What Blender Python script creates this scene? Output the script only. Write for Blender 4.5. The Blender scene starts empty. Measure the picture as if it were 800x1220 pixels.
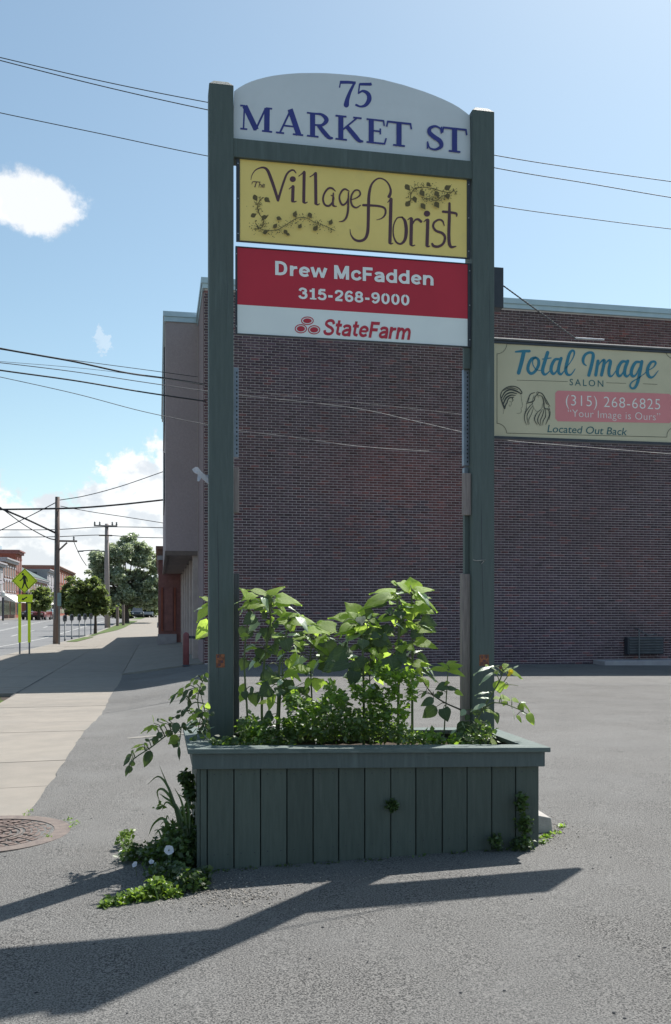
import bpy, math, random
import numpy as np
from mathutils import Vector, Matrix
random.seed(7); RNG = np.random.default_rng(7)
SC = bpy.context.scene
COL = SC.collection

# ------------------------------------------------------------------ camera
YAW = math.radians(10.9); S_, C_ = math.sin(YAW), math.cos(YAW)
FPX, HOR, EYE = 1100.0, 728.0, 1.44
cam = bpy.data.cameras.new('camera'); camo = bpy.data.objects.new('camera', cam); COL.objects.link(camo)
camo.location = (0, 0, EYE); camo.rotation_euler = (math.radians(90), 0, -YAW)
cam.sensor_fit = 'HORIZONTAL'; cam.sensor_width = 36; cam.lens = FPX / 800 * 36
cam.shift_y = (HOR - 610) / 800; cam.clip_start = 0.05; cam.clip_end = 3000
SC.camera = camo
SC.view_settings.view_transform = 'Standard'; SC.view_settings.look = 'None'
SC.view_settings.exposure = 0.6; SC.view_settings.gamma = 1.0
SC.cycles.max_bounces = 8; SC.cycles.transparent_max_bounces = 8

# the photograph's pixel (on its 800 x 1220 grid) to a point of the street-aligned world
def ray(px, py):
    q = (px - 400) / FPX; v = (HOR - py) / FPX
    return Vector((S_ + q * C_, C_ - q * S_, v))
def at(px, py, Y):
    r = ray(px, py); return Vector((0, 0, EYE)) + r * (Y / r.y)
def at_d(px, py, d): return Vector((0, 0, EYE)) + ray(px, py) * d
def xz(px, Y): return at(px, HOR, Y).x

# ------------------------------------------------------------------ light
SUNV = Vector((.51, .474, 1)).normalized()
SUN_EL = math.asin(SUNV.z); SUN_AZ = math.atan2(SUNV.x, SUNV.y)
sl = bpy.data.lights.new('sun', 'SUN'); sl.energy = 5.0; sl.angle = math.radians(.53); sl.color = (1, .965, .91)
so = bpy.data.objects.new('sun', sl); COL.objects.link(so)
so.rotation_euler = (-SUNV).to_track_quat('-Z', 'Y').to_euler(); so.location = (20, 20, 40)

W = bpy.data.worlds.new('World'); SC.world = W; W.use_nodes = True
nt = W.node_tree; nt.nodes.clear(); N = nt.nodes; L = nt.links
def nd(t, **k):
    n = N.new(t)
    for a, b in k.items(): setattr(n, a, b)
    return n
out = nd('ShaderNodeOutputWorld'); bg = nd('ShaderNodeBackground'); bg.inputs[1].default_value = .10
sky = nd('ShaderNodeTexSky', sky_type='NISHITA', sun_disc=False, sun_elevation=SUN_EL, sun_rotation=SUN_AZ, altitude=100, air_density=1.0, dust_density=.9, ozone_density=1.3)
tc = nd('ShaderNodeTexCoord')
def wm(op, a, b=None, c=None):
    n = nd('ShaderNodeMath', operation=op)
    for i, v in enumerate((a, b, c)):
        if v is None: continue
        if isinstance(v, (int, float)): n.inputs[i].default_value = v
        else: L.new(v, n.inputs[i])
    return n.outputs[0]
def wnoise(scale, det, rough, off=(0, 0, 0), st=(1, 1, 1)):
    mp = nd('ShaderNodeMapping'); mp.inputs[1].default_value = off; mp.inputs[3].default_value = st
    L.new(tc.outputs['Generated'], mp.inputs[0])
    n = nd('ShaderNodeTexNoise'); n.inputs['Scale'].default_value = scale; n.inputs['Detail'].default_value = det; n.inputs['Roughness'].default_value = rough
    L.new(mp.outputs[0], n.inputs['Vector']); return n.outputs[0]
def wmap(v, a, b, c, d):
    n = nd('ShaderNodeMapRange', interpolation_type='SMOOTHSTEP'); L.new(v, n.inputs[0])
    for i, x in enumerate((a, b, c, d)): n.inputs[i + 1].default_value = x
    return n.outputs[0]
sep = nd('ShaderNodeSeparateXYZ'); L.new(tc.outputs['Generated'], sep.inputs[0])
elev = sep.outputs[2]
n1 = wnoise(14, 7, .58, (.3, .1, .0), (1, 1, 1.5))
n2 = wnoise(3.2, 3, .5, (.33, .9, .4))
# cumulus banks low above the horizon, all the way round
cov = wm('ADD', wmap(elev, .03, .20, .22, -.15), wmap(elev, .2, .35, 0, -.2))
bank = wmap(wm('ADD', wm('ADD', n1, cov), wm('MULTIPLY', wm('SUBTRACT', n2, .5), .4)), .57, .615, 0, 1)
n1b = wnoise(14, 7, .58, (.3 + .012, .1 + .008, .022), (1, 1, 1.5))
# a lone puff
def puff(px, py, rx, ry, ns=45, amp=1.7):
    dv = ray(px, py).normalized()
    sub = nd('ShaderNodeVectorMath', operation='SUBTRACT'); L.new(tc.outputs['Generated'], sub.inputs[0]); sub.inputs[1].default_value = dv
    scl = nd('ShaderNodeVectorMath', operation='MULTIPLY'); L.new(sub.outputs[0], scl.inputs[0]); scl.inputs[1].default_value = (FPX / rx, FPX / rx, FPX / ry)
    ln = nd('ShaderNodeVectorMath', operation='LENGTH'); L.new(scl.outputs[0], ln.inputs[0])
    return wmap(wm('ADD', ln.outputs['Value'], wm('MULTIPLY', wm('SUBTRACT', wnoise(ns, 7, .62), .5), amp)), 1.15, .75, 0, 1)
p1 = puff(36, 240, 52, 30, 40, 1.25); p2 = puff(122, 407, 9, 12, 150, 4.0); p3 = puff(-40, 232, 50, 26)
tow = None
for a_ in ((158, 566, 34, 26), (192, 585, 34, 34), (120, 596, 34, 22), (150, 610, 60, 34), (60, 604, 22, 16), (78, 622, 60, 20), (10, 622, 50, 26), (-50, 600, 60, 40), (40, 655, 120, 34), (160, 650, 90, 40), (235, 560, 60, 50)):
    q_ = puff(*a_, 60, 1.9); tow = q_ if tow is None else wm('MAXIMUM', tow, q_)
mask = wm('MAXIMUM', wm('MAXIMUM', wm('MAXIMUM', bank, tow), p1), wm('MAXIMUM', wm('MULTIPLY', p2, .3), p3))
mask = wm('MULTIPLY', mask, wmap(elev, -.01, .02, 0, 1))
shade = wmap(wm('ADD', wm('SUBTRACT', n1, n1b), wm('MULTIPLY', wm('SUBTRACT', wnoise(22, 5, .55, (.3, .1, .045)), .5), .3)), -.09, .05, 0, 1)
ccol = nd('ShaderNodeMix', data_type='RGBA'); L.new(wm('MAXIMUM', shade, wm('MULTIPLY', p1, .75)), ccol.inputs[0])
ccol.inputs[6].default_value = (5.3, 5.6, 6.0, 1); ccol.inputs[7].default_value = (7.1, 7.2, 7.3, 1)
mx = nd('ShaderNodeMix', data_type='RGBA'); L.new(wm('MULTIPLY', mask, .93), mx.inputs[0]); 
tint = nd('ShaderNodeVectorMath', operation='MULTIPLY'); tint.inputs[1].default_value = (1.09, 1.14, 1.0); L.new(sky.outputs[0], tint.inputs[0]); L.new(tint.outputs[0], mx.inputs[6]); L.new(ccol.outputs[2], mx.inputs[7])
L.new(mx.outputs[2], bg.inputs[0]); L.new(bg.outputs[0], out.inputs[0])

# ------------------------------------------------------------------ materials
def mat(name, c1, c2=None, scale=6., detail=4., rough=.8, bump=0., bscale=None, world=False, spec=.4, metal=0., lo=.35, hi=.65,
        stretch=None, rnd=0., extra=None, attr=None, translucent=None, coat=0., island=0., vein=None):
    m = bpy.data.materials.new(name); m.use_nodes = True; t = m.node_tree; n = t.nodes; l = t.links
    b = n['Principled BSDF']; b.inputs['Roughness'].default_value = rough; b.inputs['Metallic'].default_value = metal
    b.inputs['Specular IOR Level'].default_value = spec
    if coat: b.inputs['Coat Weight'].default_value = coat
    co = n.new('ShaderNodeNewGeometry').outputs['Position'] if world else n.new('ShaderNodeTexCoord').outputs['Object']
    if stretch:
        mp = n.new('ShaderNodeMapping'); mp.inputs[3].default_value = stretch; l.new(co, mp.inputs[0]); co = mp.outputs[0]
    def noise(sc, d=detail, r=.6):
        q = n.new('ShaderNodeTexNoise'); q.inputs['Scale'].default_value = sc; q.inputs['Detail'].default_value = d; q.inputs['Roughness'].default_value = r
        l.new(co, q.inputs['Vector']); return q.outputs[0]
    def rng(v, a, b_, c=0, d=1):
        q = n.new('ShaderNodeMapRange'); l.new(v, q.inputs[0])
        for i, x in enumerate((a, b_, c, d)): q.inputs[i + 1].default_value = x
        return q.outputs[0]
    def mixc(f, A, B, mode='MIX'):
        q = n.new('ShaderNodeMix'); q.data_type = 'RGBA'; q.blend_type = mode
        for i, v in ((0, f), (6, A), (7, B)):
            if isinstance(v, (int, float)): q.inputs[i].default_value = v
            elif isinstance(v, (tuple, list)): q.inputs[i].default_value = (*v, 1)
            else: l.new(v, q.inputs[i])
        return q.outputs[2]
    c2 = c2 or tuple(x * .8 for x in c1)
    col = mixc(rng(noise(scale), lo, hi), c1, c2)
    if extra: # list of (scale, lo, hi, colour, strength)
        for (sc, a, b_, cc, st) in extra:
            col = mixc(rng(noise(sc, 3, .6), a, b_, 0, st), col, cc)
    if vein:
        sp = n.new('ShaderNodeSeparateXYZ'); l.new(n.new('ShaderNodeTexCoord').outputs['Object'], sp.inputs[0])
        def mm(op, a, b_=None):
            q = n.new('ShaderNodeMath'); q.operation = op
            for i, v in ((0, a), (1, b_)):
                if v is None: continue
                if isinstance(v, (int, float)): q.inputs[i].default_value = v
                else: l.new(v, q.inputs[i])
            return q.outputs[0]
        ax = mm('ABSOLUTE', sp.outputs[0]); side = mm('SINE', mm('MULTIPLY', mm('SUBTRACT', sp.outputs[1], mm('MULTIPLY', ax, .75)), 42.))
        f = mm('MAXIMUM', rng(ax, .035, .012, 0, .8), rng(side, .80, .97, 0, .45)); col = mixc(f, col, vein)
    if attr:
        a = n.new('ShaderNodeVertexColor'); a.layer_name = attr; col = mixc(1., col, a.outputs[0], 'MULTIPLY')
    if rnd or island:
        src = n.new('ShaderNodeObjectInfo').outputs['Random'] if rnd else n.new('ShaderNodeNewGeometry').outputs['Random Per Island']
        am = rnd or island
        v = rng(src, 0, 1, 1 - am, 1 + am)
        vm = n.new('ShaderNodeVectorMath'); vm.operation = 'SCALE'; l.new(col, vm.inputs[0]); l.new(v, vm.inputs['Scale']); col = vm.outputs[0]
    l.new(col, b.inputs['Base Color'])
    if bump:
        bp = n.new('ShaderNodeBump'); bp.inputs['Strength'].default_value = min(1, bump); bp.inputs['Distance'].default_value = .01
        l.new(noise(bscale or scale * 4, 5), bp.inputs['Height']); l.new(bp.outputs[0], b.inputs['Normal'])
    if translucent:
        tr = n.new('ShaderNodeBsdfTranslucent'); sm = n.new('ShaderNodeMixShader'); sm.inputs[0].default_value = translucent[1]
        tcx = mixc(1., translucent[0], rng(noise(scale), lo, hi, .85, 1.1), 'MULTIPLY')
        l.new(tcx, tr.inputs[0]); l.new(b.outputs[0], sm.inputs[1]); l.new(tr.outputs[0], sm.inputs[2])
        l.new(sm.outputs[0], n['Material Output'].inputs[0])
    return m

M = {}
M['lot'] = mat('worn_asphalt', (.218, .209, .198), (.034, .034, .034), 125, 3, .92, 1., 140, world=True, spec=.2, lo=.43, hi=.60,
               extra=[(160, .60, .68, (.44, .43, .40), .75), (60, .64, .70, (.035, .035, .036), .85), (1.1, .40, .75, (.215, .212, .205), .5), (.35, .5, .7, (.15, .148, .145), .35), (.12, .45, .6, (.23, .225, .215), .3), (2.3, .68, .74, (.075, .074, .072), .55), (6, .70, .76, (.34, .33, .31), .35)])
M['road'] = mat('road_asphalt', (.19, .19, .19), (.155, .155, .158), 9, 5, .9, .3, 60, world=True, spec=.25, extra=[(.4, .5, .7, (.13, .13, .135), .5)])
M['crack'] = mat('crack_filler', (.07, .07, .07), (.10, .10, .10), 20, 3, .9)
M['slab'] = mat('pavement_concrete', (.262, .234, .20), (.225, .203, .175), 3, 6, .9, .35, 120, world=True, rnd=.05,
                extra=[(55, .6, .72, (.20, .185, .165), .45), (.7, .52, .72, (.215, .20, .18), .4)])
M['kerb'] = mat('kerb_concrete', (.27, .255, .225), (.21, .195, .175), 5, 5, .9, .3, 80, world=True)
M['paint'] = mat('road_paint', (.5, .5, .48), (.32, .32, .31), 9, 5, .8, world=True)
M['soil'] = mat('soil', (.07, .05, .035), (.035, .026, .02), 22, 6, .95, .8, 60, world=True)
M['turf'] = mat('turf', (.09, .13, .03), (.06, .09, .02), 6, 5, .95, .5, 60, world=True)
M['green'] = mat('green_paint', (.100, .126, .124), (.084, .107, .106), 4, 6, .62, .35, 40, world=True, stretch=(14, 14, 1.2), spec=.35,
                 extra=[(1.6, .58, .75, (.15, .19, .19), .5), (6, .66, .72, (.07, .09, .095), .6)])
M['plank'] = mat('green_plank_paint', (.098, .120, .104), (.080, .099, .086), 5, 6, .7, .45, 60, world=True, stretch=(12, 12, 1.0), spec=.3, rnd=.13,
                 extra=[(3, .62, .74, (.13, .145, .13), .4), (9, .68, .74, (.05, .055, .05), .6)])
M['cap'] = mat('weathered_green_board', (.14, .175, .165), (.095, .13, .12), 7, 6, .6, .5, 70, world=True, stretch=(1.5, 9, 9), spec=.4,
               extra=[(4, .6, .72, (.26, .28, .26), .5)])
M['woodgrey'] = mat('bleached_wood', (.36, .30, .29), (.24, .20, .20), 8, 6, .85, .6, 50, world=True, stretch=(14, 14, .8))
M['wooddark'] = mat('dark_wood', (.12, .12, .135), (.08, .08, .09), 8, 6, .8, .5, 50, world=True, stretch=(14, 14, .8))
M['galv'] = mat('galvanised_steel', (.24, .27, .33), (.19, .215, .26), 14, 5, .45, .1, 60, metal=.6)
M['darkmetal'] = mat('dark_metal', (.045, .05, .065), (.06, .065, .08), 9, 4, .5, 0, metal=.3)
M['steel'] = mat('bright_steel', (.55, .55, .56), (.4, .4, .42), 9, 4, .35, 0, metal=.8)
M['hole'] = mat('hole', (.022, .025, .03), None, 5, 1, .9)
M['orange'] = mat('orange_tape', (.34, .12, .06), (.16, .07, .045), 60, 5, .7, .2, 90, world=True, lo=.4, hi=.55)
M['silver'] = mat('sign_silver_paint', (.66, .69, .76), (.62, .65, .72), 3, 4, .5, 0, spec=.3, extra=[(9, .55, .8, (.55, .58, .63), .3)])
M['navy'] = mat('navy_print', (.035, .042, .22), (.04, .05, .26), 8, 3, .5)
M['yellow'] = mat('sign_yellow', (.88, .67, .23), (.82, .62, .21), 2.5, 4, .5, 0, spec=.3, world=True, extra=[(9, .58, .8, (.66, .52, .22), .3)])
M['plum'] = mat('plum_print', (.095, .04, .06), (.11, .05, .065), 8, 3, .5)
M['vine'] = mat('vine_print', (.12, .09, .035), (.14, .105, .04), 30, 3, .5)
M['red'] = mat('sign_red', (.52, .022, .048), (.47, .020, .044), 2.5, 4, .42, 0, spec=.4, world=True)
M['white'] = mat('sign_white', (.80, .84, .86), (.76, .80, .83), 2.5, 4, .42, 0, spec=.4, world=True)
M['lettergrey'] = mat('white_print', (.86, .88, .90), (.82, .84, .86), 9, 3, .5)
M['redprint'] = mat('red_print', (.50, .03, .06), (.47, .028, .055), 9, 3, .5)
M['cream'] = mat('sign_cream', (.62, .56, .41), (.56, .51, .37), 2.5, 4, .5, 0, spec=.3, world=True)
M['teal'] = mat('teal_print', (.03, .19, .29), (.035, .21, .32), 12, 3, .5)
M['ink'] = mat('dark_print', (.045, .05, .045), (.06, .065, .06), 12, 3, .5)
M['inkteal'] = mat('dark_teal_print', (.03, .12, .14), (.035, .13, .15), 12, 3, .5)
M['pink'] = mat('pink_print', (.72, .26, .28), (.68, .24, .26), 3, 3, .5)
M['pinktext'] = mat('pale_print', (.84, .82, .80), (.80, .78, .76), 9, 3, .5)
M['mortar'] = mat('mortar', (.66, .58, .61), (.56, .49, .52), 5, 5, .95, .4, 90, world=True, extra=[(.5, .45, .7, (.34, .30, .31), .5)])
M['brick'] = mat('brown_brick', (.118, .075, .088), (.080, .054, .068), 9, 5, .85, .5, 70, world=True, attr='tint')
M['stucco'] = mat('grey_stucco', (.41, .335, .35), (.35, .285, .30), 16, 6, .95, .9, 55, world=True, lo=.3, hi=.7,
                  extra=[(.6, .5, .75, (.30, .25, .26), .6), (30, .6, .7, (.42, .37, .37), .5)])
M['taupe'] = mat('taupe_render', (.27, .20, .215), (.22, .165, .175), 4, 5, .9, .4, 40, world=True)
M['coping'] = mat('coping_metal', (.45, .55, .62), (.40, .50, .57), 3, 4, .4, 0, metal=.2)
M['soffit'] = mat('soffit_boards', (.20, .155, .14), (.15, .12, .11), 5, 5, .9, .4, 30, world=True)
M['beige'] = mat('beige_trim', (.48, .40, .37), (.40, .33, .31), 4, 5, .8, .2, world=True)
M['redbrick'] = mat('red_brick', (.26, .12, .11), (.20, .09, .085), 5, 5, .9, .4, world=True)
M['redbrick2'] = mat('orange_red_brick', (.30, .095, .06), (.22, .065, .045), 3, 5, .9, .2, world=True)
M['brownbrick'] = mat('pale_brown_brick', (.24, .14, .11), (.18, .10, .08), 3, 5, .9, .2, world=True)
M['stonebase'] = mat('pale_stone', (.38, .36, .38), (.31, .29, .31), 4, 5, .9, .3, world=True)
M['glass'] = mat('dark_glass', (.03, .035, .045), (.05, .06, .07), 1, 2, .12, 0, spec=.8)
M['awning'] = mat('awning_canvas', (.75, .74, .70), (.68, .67, .63), 3, 3, .8)
M['roofgreen'] = mat('green_grey_roofing', (.085, .12, .12), (.065, .09, .09), 2, 4, .8, world=True)
M['greymetal'] = mat('grey_metal_box', (.16, .17, .18), (.10, .11, .12), 4, 4, .5, .1, metal=.3)
M['bollard'] = mat('red_brown_bollard_paint', (.24, .075, .08), (.17, .055, .06), 7, 5, .6, .2, 30)
M['iron'] = mat('rusty_pink_paving', (.185, .14, .12), (.12, .09, .08), 25, 5, .9, .6, 90, world=True)
M['collar'] = mat('pinkish_concrete', (.19, .155, .135), (.135, .11, .10), 18, 5, .9, .5, 90, world=True)
M['blockc'] = mat('block_concrete', (.42, .40, .37), (.34, .32, .30), 15, 5, .9, .5, 60)
M['pebble'] = mat('pebbles', (.36, .33, .29), (.16, .14, .12), 30, 2, .9, 0, world=True, island=.5)
M['wire'] = mat('cable_rubber', (.02, .021, .025), (.03, .03, .035), 6, 2, .6)
M['wiregrey'] = mat('bare_cable', (.13, .13, .14), (.09, .09, .10), 6, 2, .6, metal=.2)
M['pole'] = mat('weathered_pole_wood', (.22, .17, .15), (.15, .115, .10), 4, 5, .9, .4, 20, stretch=(6, 6, .5))
M['postgrey'] = mat('grey_post', (.20, .21, .21), (.14, .15, .15), 5, 3, .6, metal=.4)
M['hivis'] = mat('fluorescent_yellow_green', (.86, 1.0, .03), (.80, .95, .03), 5, 3, .5, 0)
M['black'] = mat('black_print', (.012, .012, .012), (.02, .02, .02), 5, 2, .6)
M['bluegreen'] = mat('pale_sign_back', (.22, .33, .33), (.18, .27, .27), 5, 3, .6)
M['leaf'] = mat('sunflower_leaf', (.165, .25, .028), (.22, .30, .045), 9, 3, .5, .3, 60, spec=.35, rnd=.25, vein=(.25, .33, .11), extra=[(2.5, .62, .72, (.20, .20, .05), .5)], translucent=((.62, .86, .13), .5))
M['leafglint'] = mat('glint_toned_leaf', (.34, .42, .30), (.42, .50, .37), 9, 3, .3, .25, 60, spec=.8, rnd=.12, vein=(.30, .36, .25), translucent=((.45, .62, .2), .3))  # whitish colour paints the sky glint on shiny leaves
M['leafshade'] = mat('shade_toned_leaf', (.055, .085, .05), (.07, .105, .055), 9, 3, .5, .3, 60, spec=.3, rnd=.2, vein=(.11, .15, .09), translucent=((.12, .2, .03), .18))  # same leaf, with the shade under the canopy put into its colour
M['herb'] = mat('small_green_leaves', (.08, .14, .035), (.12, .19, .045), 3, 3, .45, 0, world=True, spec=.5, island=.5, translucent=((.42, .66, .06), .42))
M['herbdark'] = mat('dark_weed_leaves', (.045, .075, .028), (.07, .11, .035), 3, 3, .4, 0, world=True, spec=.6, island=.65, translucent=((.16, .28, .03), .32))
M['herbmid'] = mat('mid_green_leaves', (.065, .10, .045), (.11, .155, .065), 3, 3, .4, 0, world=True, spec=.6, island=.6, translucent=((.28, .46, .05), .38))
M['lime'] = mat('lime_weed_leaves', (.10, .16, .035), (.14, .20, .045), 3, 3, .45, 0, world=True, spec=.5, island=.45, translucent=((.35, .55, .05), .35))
M['stem'] = mat('green_stem', (.09, .12, .045), (.13, .16, .07), 20, 3, .6, translucent=((.25, .35, .06), .15))
M['stemdark'] = mat('brown_stem', (.05, .05, .03), (.07, .065, .04), 20, 3, .6)
M['petal'] = mat('white_petal', (.72, .72, .78), (.62, .62, .70), 20, 3, .6, translucent=((.7, .7, .75), .3))
M['petaly'] = mat('yellow_petal', (.70, .55, .03), (.60, .45, .02), 20, 3, .6, translucent=((.8, .6, .03), .3))
M['berry'] = mat('rust_leaf', (.30, .05, .04), (.2, .04, .03), 20, 3, .6)
M['crown1'] = mat('silvery_tree_leaves', (.28, .32, .23), (.38, .41, .32), 1, 3, .35, 0, world=True, spec=.9, island=.6, translucent=((.42, .50, .27), .45))
M['crown2'] = mat('dark_tree_leaves', (.10, .13, .055), (.15, .18, .075), 1, 3, .5, 0, world=True, spec=.5, island=.6, translucent=((.28, .36, .09), .42))
M['crown3'] = mat('far_tree_leaves', (.13, .17, .12), (.17, .21, .15), 1, 3, .6, 0, world=True, spec=.3, island=.4, translucent=((.11, .17, .05), .3))
M['bark'] = mat('bark', (.09, .07, .055), (.06, .047, .04), 8, 4, .95, .5, 20)
M['paintmaroon'] = mat('maroon_car_paint', (.20, .035, .045), (.18, .03, .04), 1, 2, .25, coat=.6)
M['paintdark'] = mat('dark_car_paint', (.03, .035, .045), (.025, .03, .04), 1, 2, .25, coat=.6)
M['paintsilver'] = mat('silver_car_paint', (.45, .46, .48), (.42, .43, .45), 1, 2, .3, coat=.6)
M['tyre'] = mat('tyre_rubber', (.02, .02, .02), None, 5, 2, .9)
M['lamp'] = mat('lamp_lens', (.7, .7, .68), None, 5, 2, .2)
M['tailred'] = mat('tail_lens', (.4, .02, .02), None, 5, 2, .2)

# ------------------------------------------------------------------ mesh helpers
ROOT = {}
def off(p):
    while p is not None and p.parent is not None: p = p.parent
    return ROOT.get(p.name, Vector((0, 0, 0))) if p else Vector((0, 0, 0))
def tag(o, label=None, cat=None, group=None, kind=None):
    if label: o['label'] = label
    if cat: o['category'] = cat
    if group: o['group'] = group
    if kind: o['kind'] = kind
    return o
def thing(name, loc, label, cat, group=None):
    o = bpy.data.objects.new(name, None); o.empty_display_size = .2; COL.objects.link(o); o.location = loc
    ROOT[o.name] = Vector(loc); return tag(o, label, cat, group)
class MB:
    def __init__(s): s.v = []; s.f = []; s.m = []; s.cur = 0; s.smooth = False
    def add(s, vs, fs):
        b = len(s.v); s.v += [tuple(x) for x in vs]; s.f += [[b + i for i in f] for f in fs]; s.m += [s.cur] * len(fs)
    def box(s, x0, x1, y0, y1, z0, z1):
        s.add([(x0, y0, z0), (x1, y0, z0), (x1, y1, z0), (x0, y1, z0), (x0, y0, z1), (x1, y0, z1), (x1, y1, z1), (x0, y1, z1)],
              [(3, 2, 1, 0), (4, 5, 6, 7), (0, 1, 5, 4), (1, 2, 6, 5), (2, 3, 7, 6), (3, 0, 4, 7)]); return s
    def hexa(s, p): # eight corners, bottom ring then top ring
        s.add(p, [(3, 2, 1, 0), (4, 5, 6, 7), (0, 1, 5, 4), (1, 2, 6, 5), (2, 3, 7, 6), (3, 0, 4, 7)]); return s
    def tube(s, pts, r, n=8, cap=True):
        pts = [Vector(p) for p in pts]; rs = r if isinstance(r, (list, tuple)) else [r] * len(pts)
        b = len(s.v); pn = None
        for i, p in enumerate(pts):
            t = (pts[min(i + 1, len(pts) - 1)] - pts[max(i - 1, 0)])
            t = t.normalized() if t.length > 1e-9 else Vector((0, 0, 1))
            if pn is None: a = Vector((0, 1, 0)) if abs(t.y) < .9 else Vector((1, 0, 0)); u = t.cross(a).normalized()
            else: u = (pn - t * pn.dot(t)); u = u.normalized() if u.length > 1e-6 else t.orthogonal().normalized()
            pn = u; w = t.cross(u)
            for k in range(n):
                a = 2 * math.pi * k / n; s.v.append(tuple(p + (u * math.cos(a) + w * math.sin(a)) * rs[i]))
        for i in range(len(pts) - 1):
            for k in range(n):
                a = b + i * n + k; c = b + i * n + (k + 1) % n; s.f.append([a, c, c + n, a + n]); s.m.append(s.cur)
        if cap: s.f += [[b + k for k in range(n)][::-1], [b + (len(pts) - 1) * n + k for k in range(n)]]; s.m += [s.cur] * 2
        return s
    def prism(s, poly, ax, a, b): # poly = 2-D outline, extruded along axis ax (0,1,2) from a to b
        def p3(q, h):
            r = list(q); r.insert(ax, h); return tuple(r)
        n = len(poly); s.add([p3(q, a) for q in poly] + [p3(q, b) for q in poly],
            [list(range(n)), list(range(2 * n - 1, n - 1, -1))] + [[i, i + n, (i + 1) % n + n, (i + 1) % n] for i in range(n)]); return s
    def lathe(s, prof, c=(0, 0, 0), n=16):
        b = len(s.v)
        for (r, z) in prof:
            for k in range(n): a = 2 * math.pi * k / n; s.v.append((c[0] + r * math.cos(a), c[1] + r * math.sin(a), c[2] + z))
        for i in range(len(prof) - 1):
            for k in range(n):
                q = b + i * n + k; w = b + i * n + (k + 1) % n; s.f.append([q, w, w + n, q + n]); s.m.append(s.cur)
        s.f += [[b + k for k in range(n)][::-1], [b + (len(prof) - 1) * n + k for k in range(n)]]; s.m += [s.cur] * 2
        return s
    def build(s, name, mt, parent=None, bevel=0, smooth=False):
        o0 = off(parent)
        me = bpy.data.meshes.new(name); me.from_pydata([(v[0] - o0.x, v[1] - o0.y, v[2] - o0.z) for v in s.v], [], s.f)
        for m in (mt if isinstance(mt, (list, tuple)) else [mt]): me.materials.append(m)
        if isinstance(mt, (list, tuple)): me.polygons.foreach_set('material_index', s.m)
        if smooth: me.polygons.foreach_set('use_smooth', [True] * len(me.polygons))
        me.update(); o = bpy.data.objects.new(name, me); COL.objects.link(o); o.parent = parent
        if bevel:
            bv = o.modifiers.new('bevel', 'BEVEL'); bv.width = bevel; bv.segments = 2; bv.limit_method = 'ANGLE'
        return o
def npmesh(name, V, F, mt, parent=None, cols=None):
    """fast mesh from numpy: V (n,3), F (m,k)"""
    o0 = off(parent); V = V - np.array(o0)
    me = bpy.data.meshes.new(name); m, k = F.shape
    me.vertices.add(len(V)); me.vertices.foreach_set('co', V.astype(np.float32).ravel())
    me.loops.add(m * k); me.loops.foreach_set('vertex_index', F.astype(np.int32).ravel())
    me.polygons.add(m); me.polygons.foreach_set('loop_start', np.arange(0, m * k, k, dtype=np.int32))
    me.update(calc_edges=True); me.materials.append(mt)
    if cols is not None:
        a = me.color_attributes.new('tint', 'FLOAT_COLOR', 'POINT'); a.data.foreach_set('color', cols.astype(np.float32).ravel())
    o = bpy.data.objects.new(name, me); COL.objects.link(o); o.parent = parent; return o
def copytree(o, parent=None):
    c = o.copy(); COL.objects.link(c); c.parent = parent
    for ch in list(o.children): copytree(ch, c)
    return c
def catmull(P, n=6):
    P = [np.array(p, float) for p in P]
    if len(P) < 3: return P
    Q = [2 * P[0] - P[1]] + P + [2 * P[-1] - P[-2]]; R = []
    for i in range(1, len(Q) - 2):
        for k in range(n):
            t = k / n; a, b, c, d = Q[i - 1], Q[i], Q[i + 1], Q[i + 2]
            R.append(.5 * ((2 * b) + (c - a) * t + (2 * a - 5 * b + 4 * c - d) * t * t + (3 * b - a - 3 * c + d) * t ** 3))
    R.append(P[-1]); return R

# ------------------------------------------------------------------ terrain
def sm(a, b, x):
    t = min(1, max(0, (x - a) / (b - a))); return t * t * (3 - 2 * t)
def g(X, Y):
    z = .022 * (min(3.5, max(-3.0, X)) - .236) * (1 - sm(6, 14, Y))
    m = 1 - sm(-1.0, 1.5, X) if Y < 60 else 1
    z += m * (-.28 * sm(7, 18, Y) * (1 - sm(50, 115, Y)) + .42 * sm(50, 115, Y))
    z += -.011 * max(0, X - 1) * sm(8, 20, Y) if X < 30 else -.32 * sm(8, 20, Y)
    return z
def grid(name, xs, ys, dz, mt, keep=lambda x, y: True, warp=None, kind='structure', parent=None):
    mb = MB(); idx = {}
    def vid(i, j):
        if (i, j) not in idx:
            x, y = xs[i], ys[j]
            if warp: x, y = warp(i, j, x, y)
            idx[i, j] = len(mb.v); mb.v.append((x, y, g(x, y) + dz))
        return idx[i, j]
    for i in range(len(xs) - 1):
        for j in range(len(ys) - 1):
            if keep((xs[i] + xs[i + 1]) / 2, (ys[j] + ys[j + 1]) / 2):
                mb.f.append([vid(i, j), vid(i + 1, j), vid(i + 1, j + 1), vid(i, j + 1)]); mb.m.append(0)
    o = mb.build(name, mt, parent)
    if kind: o['kind'] = kind
    return o
fr = lambda a, b, n: list(np.linspace(a, b, n))
GX = [-1500, -700, -300, -120, -60, -40] + fr(-30, 30, 61) + [45, 70, 120, 300, 700, 1500]
GY = [-800, -200, -60, -25] + fr(-10, 60, 71) + fr(63, 130, 24) + [160, 200, 300, 500, 900, 1800]
grid('ground', GX, GY, -.22, M['turf'])
def kerbx(Y):
    return float(np.interp(Y, [0, 19, 38, 50, 62, 100, 160, 300], [-5.9, -5.9, -5.75, -5.3, -4.6, -3.5, -3.0, -3.0]))
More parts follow.
